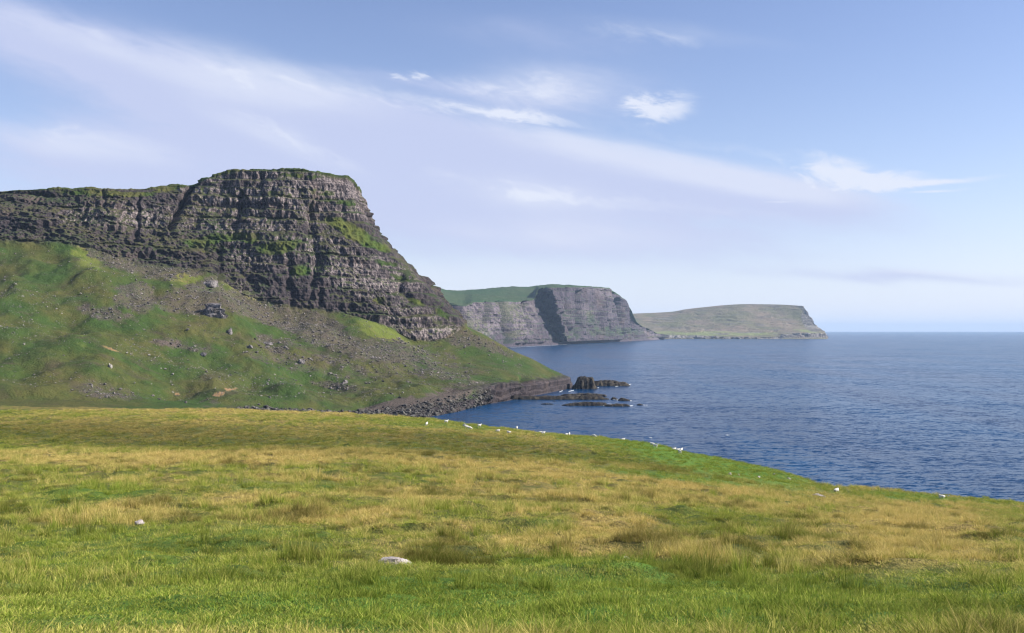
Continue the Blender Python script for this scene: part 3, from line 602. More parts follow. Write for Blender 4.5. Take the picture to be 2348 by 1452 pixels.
def build_moor_head():
    base = [(1380, None, 8600), (1500, None, 8400), (1600, None, 8350), (1700, None, 8300), (1800, None, 8350), (1860, None, 8450), (1897, None, 8700)]
    lowc = [(1380, 768, 8700), (1500, 768, 8500), (1560, 769, 8450), (1600, 770, 8420), (1700, 774, 8350), (1780, 772, 8400), (1800, 766, 8450), (1850, 764, 8500), (1893, 765, 8720)]
    mid1 = [(1380, 745, 9200), (1500, 745, 9200), (1600, 745, 9100), (1700, 745, 9000), (1800, 748, 9000), (1872, 748, 9000)]
    crest = [(1380, 722, 10000), (1460, 719, 10000), (1540, 715, 9950), (1575, 709, 9900), (1620, 704, 9850), (1660, 700, 9800), (1710, 697.5, 9750), (1760, 698, 9700), (1800, 699, 9600), (1842, 702.5, 9450)]
    bk = lambda dz: None
    L1, L2, L3, L4 = (line(p, 0, 1) for p in (base, lowc, mid1, crest))
    def ext(Lx, z):
        x, y = Lx[-1, 1], Lx[-1, 2]
        return np.vstack([Lx, [1.08, x - 40, y + 350, z], [1.2, x - 400, y + 1600, z]])
    L1, L2, L3, L4 = ext(L1, 0), ext(L2, 40), ext(L3, 110), ext(L4, L4[-1, 3] - 4)
    L0 = L1.copy(); L0[:, 3] = -20; L0[:, 2] -= 30
    L5 = L4.copy(); L5[:, 2] += 700; L5[:, 1] -= 80; L5[:, 3] *= 0.8
    L6 = L5.copy(); L6[:, 2] += 600; L6[:, 3] = -20
    U = np.concatenate([np.linspace(0, 1, 380, endpoint=False), np.linspace(1, 1.2, 40)])
    P, tag = loft([L0, L1, L2, L3, L4, L5, L6], U, [2, 16, 40, 50, 4, 2])
    T = tag[:, None] * np.ones_like(U); UU = U[None] * np.ones_like(T); px, py = to_px(P); X, Y, Z = P[..., 0], P[..., 1], P[..., 2]
    n0 = grid_normals(P); n0 *= np.sign(np.sum(n0 * (np.array([0, 0, H]) - P), -1).mean())
    wl = sst(T, 1, 1.3) * (1 - sst(T, 1.9, 2.1)); we = sst(UU, .95, .985) * sst(T, 2, 2.3) * (1 - sst(T, 3.95, 4.05))
    wm = sst(T, 2, 2.3) * (1 - sst(T, 3.8, 4)) * (1 - we)
    bz = np.arange(-40, 420, 34.0); fi, ff, fh = flows(Z + fbm(X / 500, Y / 700, oc=2, seed=91) * 30 + fbm(X / 130, Y / 200, oc=3, seed=92) * 26, bz)
    P[..., 2] += wm * ((np.where(ff < .3, 1 - ff / .3, (ff - .3) / .7) - .5) * -11 * sst(fbm(X / 200, fi * 4.4, oc=2, seed=94), -.2, .4) + fbm(X / 170, Y / 300, oc=4, seed=93) * 12)
    out = n0.copy(); out[..., 2] *= 0.1; out /= np.maximum(np.linalg.norm(out, axis=-1, keepdims=True), 1e-6)
    P = P + out * (wl * (fbm(X / 45, Y / 45, Z / 200, oc=3, seed=95) * 40) + we * (fbm(X / 60, Y / 60, Z / 200, oc=3, seed=97) * 30))[..., None]
    bn = fbm(X / 250, Y / 400, oc=4, seed=99); mn = fbm(X / 60, Y / 90, Z / 60, oc=3, seed=101)
    nz = np.abs(grid_normals(P)[..., 2])
    edge = sst(blobs(px, py, [(1862, 735, 22, 30, -35, 1), (1850, 712, 10, 14, 0, 1)]), .3, .6)
    hs = fbm(X / 150, Z / 9, Y / 600, oc=4, seed=103); rocky = np.maximum.reduce([wl, we, edge, sst(hs + .5 * bn, .12, .5) * .75 * (T > 2.1)])
    g = 1 - rocky * (1 - sst(nz, .8, .95) * 0.2)
    br = sst(blobs(px, py, [(1660, 765, 160, 6, 0, 1), (1850, 760, 40, 6, 5, .8), (1790, 750, 60, 9, 0, .5), (1500, 762, 60, 5, 0, .9)]) + .4 * mn, .3, .9)
    mask = np.stack([g, np.zeros_like(g), np.where(g > .5, br * 0.8, .6), np.ones_like(g)], -1)
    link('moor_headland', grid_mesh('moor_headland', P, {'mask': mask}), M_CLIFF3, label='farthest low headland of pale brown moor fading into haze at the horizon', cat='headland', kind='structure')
build_moor_head()

# ------------------------------------------------------------------ skerries off the point
def skerry(outline_px, y_water, heights, depth, seed, label, cat='skerry', name='skerry', rough=1.0, group=None):
    """a rock standing in the water: outline_px x-positions, heights in photo pixels above the waterline there"""
    d0 = H * F / (y_water - HY); n = 90; m_ = 46
    xs_ = np.linspace(outline_px[0], outline_px[-1], n); hs = np.interp(xs_, outline_px, heights) * d0 / F * (1.0 if name == 'sea_stack' else 0.8)
    Xw = (xs_ - CX) / F * d0; x_c = Xw.mean()
    tt = np.linspace(-1, 1, m_)
    V = np.zeros((m_, n, 3))
    e = np.sqrt(np.clip(1 - np.linspace(-1, 1, n) ** 4, 0, 1))
    nx = fbm(Xw / 7, Xw * 0 + seed, oc=3, seed=seed) * 0.35
    V[..., 0] = (Xw - x_c)[None]; V[..., 1] = depth * 0.5 * tt[:, None] * (0.35 + 0.65 * e[None] + 0.3 * nx[None])
    prof = np.clip(1.15 - np.abs(tt) ** 3.2 * 1.45, -0.3, 1.0)
    st = np.round(prof * 4) / 4 * 0.5 + prof * 0.5
    V[..., 2] = (hs + 1.2)[None] * st[:, None] - 1.2 * (1 - 0 * e[None])
    V[..., 2] += rough * (fbm(V[..., 0] / 5, V[..., 1] / 5, oc=4, seed=seed + 3) * np.maximum(hs, 1.2)[None] * 0.32)
    V[..., 1] += rough * fbm(V[..., 0] / 3, V[..., 2] / 9, V[..., 1] / 9, oc=2, seed=seed + 9) * 1.2
    V[0, :, 2] = V[-1, :, 2] = -3; V[:, 0, 2] = V[:, -1, 2] = -3
    return link(name, grid_mesh(name, V), M_SKERRY, label=label, cat=cat, group=group, loc=(x_c, d0 + depth * 0.42, 0))
skerry([1312, 1320, 1326, 1352, 1362, 1366, 1372], 893, [4, 10, 26, 27, 24, 8, 2], 26, 1, 'tall blocky black sea stack just off the point', 'sea stack', 'sea_stack', 0.8)
skerry([1352, 1368, 1380, 1395, 1420, 1438, 1447], 886, [8, 12, 14, 15, 12, 9, 1], 34, 2, 'long flat dark skerry running out behind the tall sea stack')
skerry([1168, 1180, 1220, 1290, 1330, 1380, 1392, 1400], 917, [8, 10, 9, 10, 11, 9, 4, 1], 16, 3, 'longest low reef with a pale ribbed front edge below the point')
skerry([1285, 1295, 1330, 1350, 1388, 1393], 910, [3, 7, 8, 9, 6, 1], 12, 4, 'dark ridge of rock lying just behind the longest reef')
skerry([1288, 1300, 1330, 1350, 1390, 1395], 931, [1, 4, 9, 10, 8, 1], 14, 5, 'tapering brown reef nearest the open water, in front of the longest reef')
skerry([1386, 1395, 1415, 1440, 1446], 932.5, [1, 5, 7, 6, 1], 10, 6, 'short reef continuing the tapering brown reef beyond a foaming gap')
skerry([1401, 1406, 1412, 1418], 917, [1, 7, 6, 1], 8, 7, 'small black rounded rock off the tip of the longest reef')
skerry([1418, 1425, 1432, 1440, 1448], 919.5, [1, 8, 7, 4, 1], 10, 8, 'small jagged black rock with white surf on its outer side')
skerry([1240, 1252, 1262, 1270], 928, [1, 3, 2.5, .5], 5, 9, 'thin half-drowned rock sliver inside the bay')
skerry([1267, 1271, 1275], 920.5, [.5, 2, .5], 3, 10, 'tiny rock tip showing between the sliver and the longest reef')
skerry([1460, 1468, 1475], 929.5, [1, 4, 1], 5, 11, 'small outlying rock with a foam trail beyond the reefs')

tF = MT('sea_foam'); fo = tF.noise(0.9, 5, 0.7); M_FOAM = tF.bsdf((0.72, 0.75, 0.76), 0.8)
def foam(pts, width, seed):
    """a ragged ribbon of surf lying on the water along photo points"""
    V, Fc = [], []
    pp = np.array([(at(x, y, H * F / (y - HY))[:2]) for x, y in pts]); n = 60
    t = np.linspace(0, 1, n); s = np.linspace(0, 1, len(pp)); c = np.stack([np.interp(t, s, pp[:, 0]), np.interp(t, s, pp[:, 1])], -1)
    c += rng.normal(0, .25, c.shape)
    w = np.maximum(width * (0.25 + 0.9 * np.abs(fbm(t * 14, t * 0 + seed, oc=3, seed=seed)) * 1.6) * np.sin(np.pi * np.clip(t, .03, .97)) ** .5, 0.05)
    a = np.concatenate([np.c_[c[:, 0], c[:, 1] - w * 1.6, np.full(n, .06)], np.c_[c[:, 0], c[:, 1] + w * 1.6, np.full(n, .06)], np.c_[c[:, 0], c[:, 1], np.full(n, .30)]])
    i = np.arange(n - 1)
    f = np.concatenate([np.c_[i, i + 1, i + 1 + 2 * n, i + 2 * n], np.c_[i + 2 * n, i + 1 + 2 * n, i + 1 + n, i + n]])
    V.append(a); return a, f
Vf, Ff, o_ = [], [], 0
for k, (pts, wd) in enumerate([([(1283, 899), (1290, 896)], 1.2), ([(1304, 898), (1316, 895)], .8), ([(1366, 890), (1373, 889)], 1.4), ([(1410, 886.5), (1432, 885), (1447, 881)], .9), ([(1430, 917.5), (1440, 919), (1450, 919.5)], 2.0), ([(1394, 926), (1404, 927.5), (1418, 927)], 1.2),
                               ([(1440, 932), (1452, 930)], .8), ([(1472, 929), (1484, 929.5)], 1.0), ([(1384, 931), (1390, 931.5)], .8), ([(1170, 797), (1250, 793), (1330, 788.6), (1400, 785)], 5.0), ([(1405, 917), (1420, 918)], .6), ([(1664, 998), (1672, 998.5)], .5), ([(1489, 1004), (1494, 1004.5)], .35)]):
    a, f = foam(pts, wd, k); Vf.append(a); Ff.append(f + o_); o_ += len(a)
link('sea_foam', raw_mesh('sea_foam', np.concatenate(Vf), np.concatenate(Ff)), M_FOAM, label='white streaks of surf around the skerries', cat='foam', kind='stuff')

# ------------------------------------------------------------------ the meadow in front
CREST_N = [(-300, 1040), (0, 1039), (150, 1037), (400, 1033), (600, 1033), (888, 1040), (1170, 1053), (1345, 1066), (1477, 1073), (1565, 1080), (1652, 1092), (1740, 1105), (1872, 1120), (1907, 1125), (2040, 1131), (2198, 1143), (2348, 1156), (2700, 1185)]
CREST_F = [(-300, 930), (0, 931), (150, 934), (400, 937), (640, 943), (850, 953), (980, 962), (1100, 975), (1170, 983), (1260, 994), (1380, 1003), (1440, 1010), (1500, 1020), (1560, 1034), (1640, 1050), (1700, 1062), (1780, 1079), (1840, 1098), (1880, 1117), (1905, 1128), (2040, 1142), (2198, 1160), (2348, 1178), (2700, 1215)]
D_N = [(-300, 150), (600, 150), (1170, 152), (1560, 162), (1907, 180), (2200, 190), (2700, 185)]
D_F = [(-300, 350), (150, 345), (640, 330), (1170, 305), (1560, 262), (1780, 236), (1900, 222), (2200, 225), (2700, 220)]
def meadow_profile(px):
    """control points (depth Y, z) along the column px"""
    yn = pchip(*np.array(CREST_N, float).T, px); yf = pchip(*np.array(CREST_F, float).T, px)
    dn = pchip(*np.array(D_N, float).T, px); df = pchip(*np.array(D_F, float).T, px)
    zn = H - (yn - HY) / F * dn; zf = H - (yf - HY) / F * df
    dd = dn + (df - dn) * 0.20; zd = H - (yn - HY) / F * dd - 2.6 + np.clip((px - 1500) / 400, 0, 1) * -1.2
    one = np.ones_like(px)
    # how wide the bay side cliff stands
    D = np.stack([0 * one, 5 * one, 16.5 * one, 30.5 * one, 60 * one, dn, dn * 1.03 + 2, dd, (dd + df) / 2, df, df + 22, df + 60, df + 95], -1)
    z30 = H - (1302 - HY) / F * 30.5
    Z = np.stack([H - 1.62 * one, (H - 2.5) * one, (H - (1452 - HY) / F * 16.5) * one, z30 * one, z30 + (zn - z30) * (60 - 30.5) / (dn - 30.5) - 0.25, zn, zn - 0.5, zd, (zd + zf) / 2 + 0.9, zf, zf - 6, 8 * one, -8 * one], -1)
    return D, Z
TH0, TH1 = math.atan((-160 - CX) / F), math.atan((2510 - CX) / F)
th = np.concatenate([np.linspace(-math.pi, TH0 - .02, 70, endpoint=False), np.linspace(TH0 - .02, TH1 + .02, 900), np.linspace(TH1 + .03, math.pi, 70)[:-1]])
rr = np.concatenate([np.linspace(0.05, 12, 12, endpoint=False), np.geomspace(12, 60, 130, endpoint=False), np.geomspace(60, 350, 250, endpoint=False), np.linspace(350, 520, 18)])
def ground_z(X, Y):
    """terrain height under world points (arrays)"""
    X = np.asarray(X, float); Y = np.asarray(Y, float)
    t = np.clip(np.arctan2(X, Y), math.atan((-290 - CX) / F), math.atan((2690 - CX) / F)); r = np.hypot(X, Y)
    px = CX + np.tan(t) * F; dep = r * np.cos(t)
    shp = px.shape; px, dep = px.ravel(), dep.ravel()
    D, Z = meadow_profile(px)
    # piecewise pchip per column, vectorised
    h = np.diff(D, axis=1); dl = np.diff(Z, axis=1) / h; sl = np.zeros_like(Z); sl[:, 0] = dl[:, 0] * 0; sl[:, -1] = dl[:, -1]
    a, b = dl[:, :-1], dl[:, 1:]; w1 = 2 * h[:, 1:] + h[:, :-1]; w2 = h[:, 1:] + 2 * h[:, :-1]
    with np.errstate(divide='ignore', invalid='ignore'): g = (w1 + w2) / (w1 / a + w2 / b)
    sl[:, 1:-1] = np.where(a * b > 0, g, 0)
    dep = np.minimum(dep, D[:, -1]); i = np.clip((D <= dep[:, None]).sum(1) - 1, 0, D.shape[1] - 2); k = np.arange(len(px))
    hh = h[k, i]; t_ = (dep - D[k, i]) / hh
    z = Z[k, i] * (1 + 2 * t_) * (1 - t_) ** 2 + sl[k, i] * hh * t_ * (1 - t_) ** 2 + Z[k, i + 1] * t_ * t_ * (3 - 2 * t_) + sl[k, i + 1] * hh * t_ * t_ * (t_ - 1)
    return z.reshape(shp)
def hummocks(X, Y):
    r = np.hypot(X, Y); far = sst(r, 150, 230)
    a = fbm(X / 6.5, Y / 9, oc=3, seed=201) * 0.30 * (0.45 + 0.55 * sst(r, 20, 60)) + fbm(X / 1.7, Y / 2.2, oc=3, seed=203) * 0.20
    a = a + far * fbm(X / 1.5, Y / 3.2, oc=2, seed=205) * 0.30 + fbm(X / 30, Y / 40, oc=2, seed=207) * 0.5 * sst(r, 40, 90) * (1 - sst(r, 140, 150) * (1 - sst(r, 175, 200)))
    a = a + 0.55 * np.maximum(fbm(X / 2.6, Y / 2.9, oc=2, seed=209), 0) ** 1.3 * (1 - sst(r, 110, 150)) * sst(r, 22, 34)
    # the hollow with rushes at the foot of the view
    a = a - 0.75 * np.exp(-(((X + 2.0) / 1.3) ** 2 + ((Y - 31.8) / 0.9) ** 2))
    return a * sst(r, 1, 10)
def full_z(X, Y): return ground_z(X, Y) + hummocks(X, Y)
def meadow_masks(P):
    px, py = to_px(P); X, Y = P[..., 0], P[..., 1]; r = np.hypot(X, Y)
    b1 = fbm(X / 16, Y / 24, oc=4, seed=211); b2 = fbm(X / 4.5, Y / 6, oc=3, seed=213); b3 = fbm(X / 1.3, Y / 1.6, oc=2, seed=215)
    s = blobs(px + b1 * 60, py + b1 * 12, [(450, 1048, 620, 17, 0, .95), (1150, 1075, 300, 24, 4, .8), (1500, 1120, 420, 34, 5, .7), (1260, 1165, 200, 45, 3, .62), (2100, 1220, 200, 75, 5, .85), (1980, 1150, 260, 22, 3, .55), (1300, 1245, 280, 40, 3, .72), (1650, 1270, 300, 30, 0, .55),
          (1380, 1200, 120, 30, 0, .85), (450, 1100, 400, 16, 0, .45), (330, 1160, 90, 26, 0, .65), (350, 1190, 120, 20, 0, .6), (560, 1150, 120, 18, 0, .5), (760, 1180, 160, 26, 0, .5), (960, 1130, 160, 24, 0, .5), (250, 1060, 200, 20, 0, .7), (1090, 1200, 110, 20, 0, .7), (220, 1195, 140, 16, 0, .5), (2000, 1290, 220, 30, 0, .6),
          (300, 985, 330, 30, 2, .60), (700, 985, 400, 26, 3, .45), (500, 942, 520, 8, 1, .7), (1000, 985, 260, 12, 4, .5), (1150, 1010, 300, 22, 4, .42), (1700, 1098, 200, 6, 9, .5)])
    straw = np.clip(s * 1.05 + 0.16 + 0.50 * b1 + 0.60 * b2 + 0.40 * b3, 0, 1)
    dk = blobs(px, py, [(350, 1000, 540, 32, 2, .95), (1000, 1018, 380, 28, 4, .85), (1050, 1268, 85, 24, 0, .95), (1560, 1080, 90, 7, 8, .7), (1480, 1072, 110, 6, 5, .6), (1640, 1094, 60, 6, 12, .8), (1700, 1200, 140, 14, 0, .4), (1490, 1215, 90, 10, 6, .6), (1750, 1250, 90, 14, 0, .6), (1330, 1050, 200, 10, 5, .5)])  # dark growth, plus shade painted along the foot of the right-hand brow
    b4 = fbm(X / 2.6, Y / 2.2, oc=3, seed=217); dk = np.clip(dk * .8 + 0.85 * sst(b4 + .35 * b1, .16, .50) * (1 - .6 * sst(r, 120, 200)), 0, 1)
    gr = blobs(px + b1 * 30, py + b1 * 8, [(1600, 1050, 270, 34, 14, .95), (1420, 1022, 150, 16, 8, .6), (1850, 1105, 80, 12, 20, .5), (1580, 1100, 190, 9, 6, .75), (1330, 1293, 190, 11, 1, .95), (1500, 1300, 120, 12, 0, .8), (200, 1130, 150, 22, 0, .6), (330, 1250, 330, 40, 0, .45), (250, 1295, 300, 10, 0, .65), (620, 1225, 160, 18, 0, .5), (2080, 1140, 200, 7, 4, .7), (1240, 1190, 60, 10, 0, .45), (1170, 1390, 1300, 80, 0, .9), (1000, 975, 160, 8, 4, .5), (640, 1115, 200, 14, 0, .4), (200, 924, 200, 10, 0, .0)])
    gr = np.clip(gr + .25 * b1, 0, 1); straw = straw * (1 - .75 * gr)
    return np.stack([straw, dk, gr, np.ones_like(dk)], -1)
TT, RR_ = np.meshgrid(th, rr)
GX, GY = np.sin(TT) * RR_, np.cos(TT) * RR_
GP = np.stack([GX, GY, full_z(GX, GY)], -1)
GM = meadow_masks(GP)
link('meadow', grid_mesh('meadow', GP, {'mask': GM}, wrap=True), M_MEADOW, label='rolling rough meadow falling from the viewpoint to the cliff edge', cat='meadow', kind='structure')

def ray_ground(px, py, r0=12, r1=420, which=0):
    """where the sight line through a photo pixel meets the meadow (first hit)"""
    d = np.geomspace(r0, r1, 6000); X = (px - CX) / F * d; z = H - (py - HY) / F * d
    g = ground_z(X, d) - z; k = np.nonzero(g > 0)[0]
    if len(k) == 0: k = [int(np.argmax(g / d))]
    j = k[0]; return np.array([X[j], d[j], float(full_z(X[j:j + 1], d[j:j + 1])[0])])
FLOCK = [(978, 975, 'stand', 1.2, 'white sheep standing alone at the edge of the flock on the olive brow'), (1023, 973, 'stand', .3, 'white sheep standing on the brow where the beach shows behind'),
         (1065, 979, 'graze', 2.5, 'white sheep grazing just above a close pair on the brow'), (1070, 982.5, 'stand', 3.4, 'standing sheep of the close pair on the brow'), (1077, 984, 'graze', .2, 'grazing sheep of the close pair on the brow'), (1099, 980, 'stand', .4, 'white sheep standing on the crest beside the close pair'),
         (1141, 988, 'lie', .1, 'sheep lying in yellow grass just below the crest'), (1167, 991, 'lie', 3.0, 'faint sheep lying low in the yellow grass of the brow'), (1185, 984.5, 'stand', 1.4, 'white sheep standing upright on the skyline of the brow against the water'),
         (1238, 990, 'lie', .2, 'sheep lying on the skyline of the brow against the water'), (1245, 997.5, 'lie', .2, 'sheep lying below the skyline on green turf'), (1298, 1000.5, 'lie', .5, 'lamb-sized sheep lying beside a standing ewe on the crest'),
         (1305, 999, 'stand', 1.3, 'standing ewe facing away on the crest with a small one lying beside'), (1362, 1003, 'graze', -.5, 'white sheep grazing head down on the bright green crest'), (1428, 1010, 'lie', .2, 'lone sheep lying on the bright green crest'),
         (1496, 1027, 'stand', 2.9, 'sheep with raised head in the pair on the bright green brow'), (1503, 1030, 'stand', -.4, 'sheep seen from behind in the pair on the bright green brow'),
         (1545, 1031, 'lie', .3, 'sheep lying at the crest above the steep green end'), (1553, 1033, 'lie', .1, 'sheep lying close by the standing one near the steep green end'), (1562, 1036, 'stand', .9, 'large sheep standing near the steep green end of the brow'), (1558.5, 1042, 'stand', 1.9, 'sheep standing just below the large one on the green brow'),
         (1917, 1129, 'lie', .6, 'white sheep lying on the near cliff edge by the pale slab'), (2160, 1141, 'lie', 3.0, 'white sheep lying on the near cliff edge far from the flock')]
FLOCK_AT = np.array([ray_ground(f[0], f[1], 150)[:2] for f in FLOCK])

# ---- grass, tussocks and rushes growing on it
def tuft(name, n, hmin, hmax, spread, lean, width, seed, segs=2, dome=0.0):
    r = np.random.default_rng(seed); V, Fc, up, var = [], [], [], []
    for k in range(n):
        a = r.uniform(0, 6.283); rad = spread * math.sqrt(r.uniform()); bx, by = rad * math.cos(a), rad * math.sin(a)
        h = r.uniform(hmin, hmax) * (1 - dome * (rad / spread) ** 2 * .8); la = a + r.normal(0, .7); ln = lean * h * r.uniform(.3, 1.3)
        fa = r.uniform(0, 3.1416); wx, wy = math.cos(fa) * width * .5, math.sin(fa) * width * .5; o = len(V); vv = r.uniform()
        for j in range(segs + 1):
            t = j / segs; cx, cy, cz = bx + math.cos(la) * ln * t * t, by + math.sin(la) * ln * t * t, h * (t - .18 * lean * t * t) - .03
            q = 1 - t * .85
            V += [(cx - wx * q, cy - wy * q, cz), (cx + wx * q, cy + wy * q, cz)]; up += [t, t]; var += [vv, vv]
        for j in range(segs): Fc.append((o + 2 * j, o + 2 * j + 1, o + 2 * j + 3, o + 2 * j + 2))
    me = raw_mesh(name, np.array(V), np.array(Fc), {'up': np.array(up), 'var': np.array(var)}); me.materials.append(M_BLADE)
    return bpy.data.objects.new(name, me)
def gn_scatter(name, protos, pts, rot, scl, tint, label, cat):
    for k, pr in enumerate(protos):
        sel = np.arange(len(pts)) % len(protos) == k
        me = bpy.data.meshes.new(name); p = np.ascontiguousarray(pts[sel], np.float32); me.vertices.add(len(p)); me.vertices.foreach_set('co', p.ravel())
        for nm, a in (('rot', rot[sel]), ('scl', scl[sel]), ('tint', tint[sel])):
            at_ = me.attributes.new(nm, 'FLOAT_VECTOR', 'POINT'); at_.data.foreach_set('vector', np.ascontiguousarray(a, np.float32).ravel())
        o = link(name, me, None, label=label, cat=cat, kind='stuff')
        ng = bpy.data.node_groups.new(name + '_nodes', 'GeometryNodeTree')
        ng.interface.new_socket('Geometry', in_out='INPUT', socket_type='NodeSocketGeometry'); ng.interface.new_socket('Geometry', in_out='OUTPUT', socket_type='NodeSocketGeometry')
        gi, go = ng.nodes.new('NodeGroupInput'), ng.nodes.new('NodeGroupOutput')
        ip = ng.nodes.new('GeometryNodeInstanceOnPoints'); oi = ng.nodes.new('GeometryNodeObjectInfo'); oi.inputs['Object'].default_value = pr; oi.inputs['As Instance'].default_value = True
        ng.links.new(gi.outputs[0], ip.inputs['Points']); ng.links.new(oi.outputs['Geometry'], ip.inputs['Instance'])
        e2r = ng.nodes.new('FunctionNodeEulerToRotation')
        for nm, sock in (('rot', e2r.inputs[0]), ('scl', ip.inputs['Scale'])):
            na = ng.nodes.new('GeometryNodeInputNamedAttribute'); na.data_type = 'FLOAT_VECTOR'; na.inputs['Name'].default_value = nm; ng.links.new(na.outputs['Attribute'], sock)
        ng.links.new(e2r.outputs[0], ip.inputs['Rotation']); ng.links.new(ip.outputs[0], go.inputs[0])
        md = o.modifiers.new('scatter', 'NODES'); md.node_group = ng
def sample_ground(n, r0, r1, power=1.0):
    """points spread over the view wedge, density falling with distance"""
    u = rng.uniform(size=n); k = 2 - power
    r = (r0 ** k + u * (r1 ** k - r0 ** k)) ** (1 / k) if abs(k) > 1e-3 else r0 * (r1 / r0) ** u
    t = rng.uniform(TH0 - .05, TH1 + .05, n); X, Y = np.sin(t) * r, np.cos(t) * r
    return np.stack([X, Y, full_z(X, Y)], -1), r
def dress(name, n, r0, r1, power, protos, base, grow, keep, label, cat, tall=1.0):
    p, r = sample_ground(n, r0, r1, power); mk = meadow_masks(p); k = keep(p, mk, r); k = rng.uniform(size=n) < k
    for fx, fy in FLOCK_AT: k &= np.hypot(p[:, 0] - fx, (p[:, 1] - fy + 1.0) / 1.8) > 1.1
    p, r, mk = p[k], r[k], mk[k]; n = len(p)
    s = base * (1 + grow * np.maximum(r - 40, 0) / 100) * rng.uniform(.65, 1.35, n)
    rot = np.stack([rng.normal(0, .12, n), rng.normal(0, .12, n), rng.uniform(0, 6.283, n)], -1)
    tint = mk[:, :3].copy(); tint[:, 0] = np.clip(tint[:, 0] + rng.normal(0, .22, n), 0, 1)
    hm = 0.55 + 0.95 * sst(fbm(p[:, 0] / 2.2, p[:, 1] / 2.8, oc=2, seed=231), -.5, .6)
    gn_scatter(name, protos, p, rot, np.stack([s, s, s * tall * hm], -1), tint, label, cat)
turf = [tuft('turf_tuft', 34, .04, .09, .30, .8, .018, 1), tuft('turf_tuft', 34, .04, .11, .32, .9, .018, 2)]
tuss = [tuft('tussock_tuft', 80, .20, .36, .26, 1.0, .015, 3, dome=.75), tuft('tussock_tuft', 90, .22, .42, .32, .9, .015, 4, dome=.75), tuft('tussock_tuft', 60, .16, .46, .18, .7, .013, 6, dome=.5)]
rush = [tuft('rush_tuft', 46, .35, .68, .16, .45, .014, 5)]
dress('turf_grass', 52000, 11, 75, 1.0, turf, 1.0, .6, lambda p, m_, r: 0.55 + 0.45 * m_[:, 2], 'short green turf covering the near meadow', 'grass')
dress('tussock_grass', 78000, 14, 200, 1.05, tuss, 0.95, .8, lambda p, m_, r: np.clip((.25 + .9 * m_[:, 0] + .3 * m_[:, 1]) * (1 - .8 * m_[:, 2]), 0.03, 1) * sst(fbm(p[:, 0] / 1.5, p[:, 1] / 1.5, oc=2, seed=233), -.22, .16), 'straw and green tussock grass standing over the meadow', 'grass')
dress('hill_grass', 60000, 185, 350, .4, tuss, 1.5, 0.25, lambda p, m_, r: .35 + .65 * sst(fbm(p[:, 0] / 1.8, p[:, 1] / 4, oc=2, seed=235), -.2, .2) * (1 - .6 * m_[:, 2]), 'rough mottled grass on the far brow of the meadow', 'grass', tall=.6)
dress('rushes', 9000, 24, 110, 1.0, rush, .85, .7, lambda p, m_, r: np.clip(sst(fbm(p[:, 0] / 5, p[:, 1] / 6, oc=3, seed=237), .10, .35) * (1 - m_[:, 2]) * .75 + (m_[:, 1] > .75) * .5, 0, 1), 'dark green rush clumps scattered in the wet hollows', 'rushes')
# a dense stand in the hollow
n = 460; a = rng.uniform(0, 6.283, n); q = np.sqrt(rng.uniform(size=n)); X = -2.0 + np.cos(a) * q * 1.35; Y = 32.0 + np.sin(a) * q * .9
gn_scatter('hollow_rushes', rush, np.stack([X, Y, full_z(X, Y)], -1), np.stack([rng.normal(0, .1, n), rng.normal(0, .1, n), rng.uniform(0, 6.28, n)], -1), np.tile(rng.uniform(.6, .95, (n, 1)), (1, 3)), np.tile(np.array([[.05, 1.0, 0.]]), (n, 1)), 'dense dark rushes filling the hollow beside the foreground rock', 'rushes')

# ------------------------------------------------------------------ stones in the meadow
p = ray_ground(900, 1296); block('rock', (1.2, .8, .30), 501, M_PALE, p + np.array([0, 0, .04]), 0.15, 'flat pale lichen-covered rock half buried in turf beside the dark rushes', 'rock')
p = ray_ground(1427, 1284); block('rock', (.5, .3, .16), 502, M_PALE, p + np.array([0, 0, .05]), 0.6, 'small tan flat rock at the edge of the bright turf', 'rock')
p = ray_ground(320, 1212); block('stone', (.36, .22, .20), 503, M_PALE, p + np.array([0, 0, .12]), 0.6, 'small white stone lying in green and straw grass', 'stone')
p = ray_ground(1875, 1140); block('rock_slab', (2.0, .9, .5), 504, M_PALE, p + np.array([0, 0, .16]), -.2, 'long low pale rock slab in the meadow near the cliff edge', 'rock')
for k, (x, y, s, lab) in enumerate([(1672, 1092, .9, 'white stone at the foot of the green brow'), (1694, 1094, .7, 'smaller white stone beside the one below the green brow'), (1775, 1090, .7, 'grey white stone high on the steep end of the brow'), (1808, 1100, .8, 'white stone low on the steep end of the brow'), (1740, 1098, .7, 'grey stone in the dip below the brow')]):
    p = ray_ground(x, y, 190); block('stone', (s, s * .7, s * .7), 510 + k, M_PALE, p + np.array([0, 0, s * .15]), k, lab, 'stone')

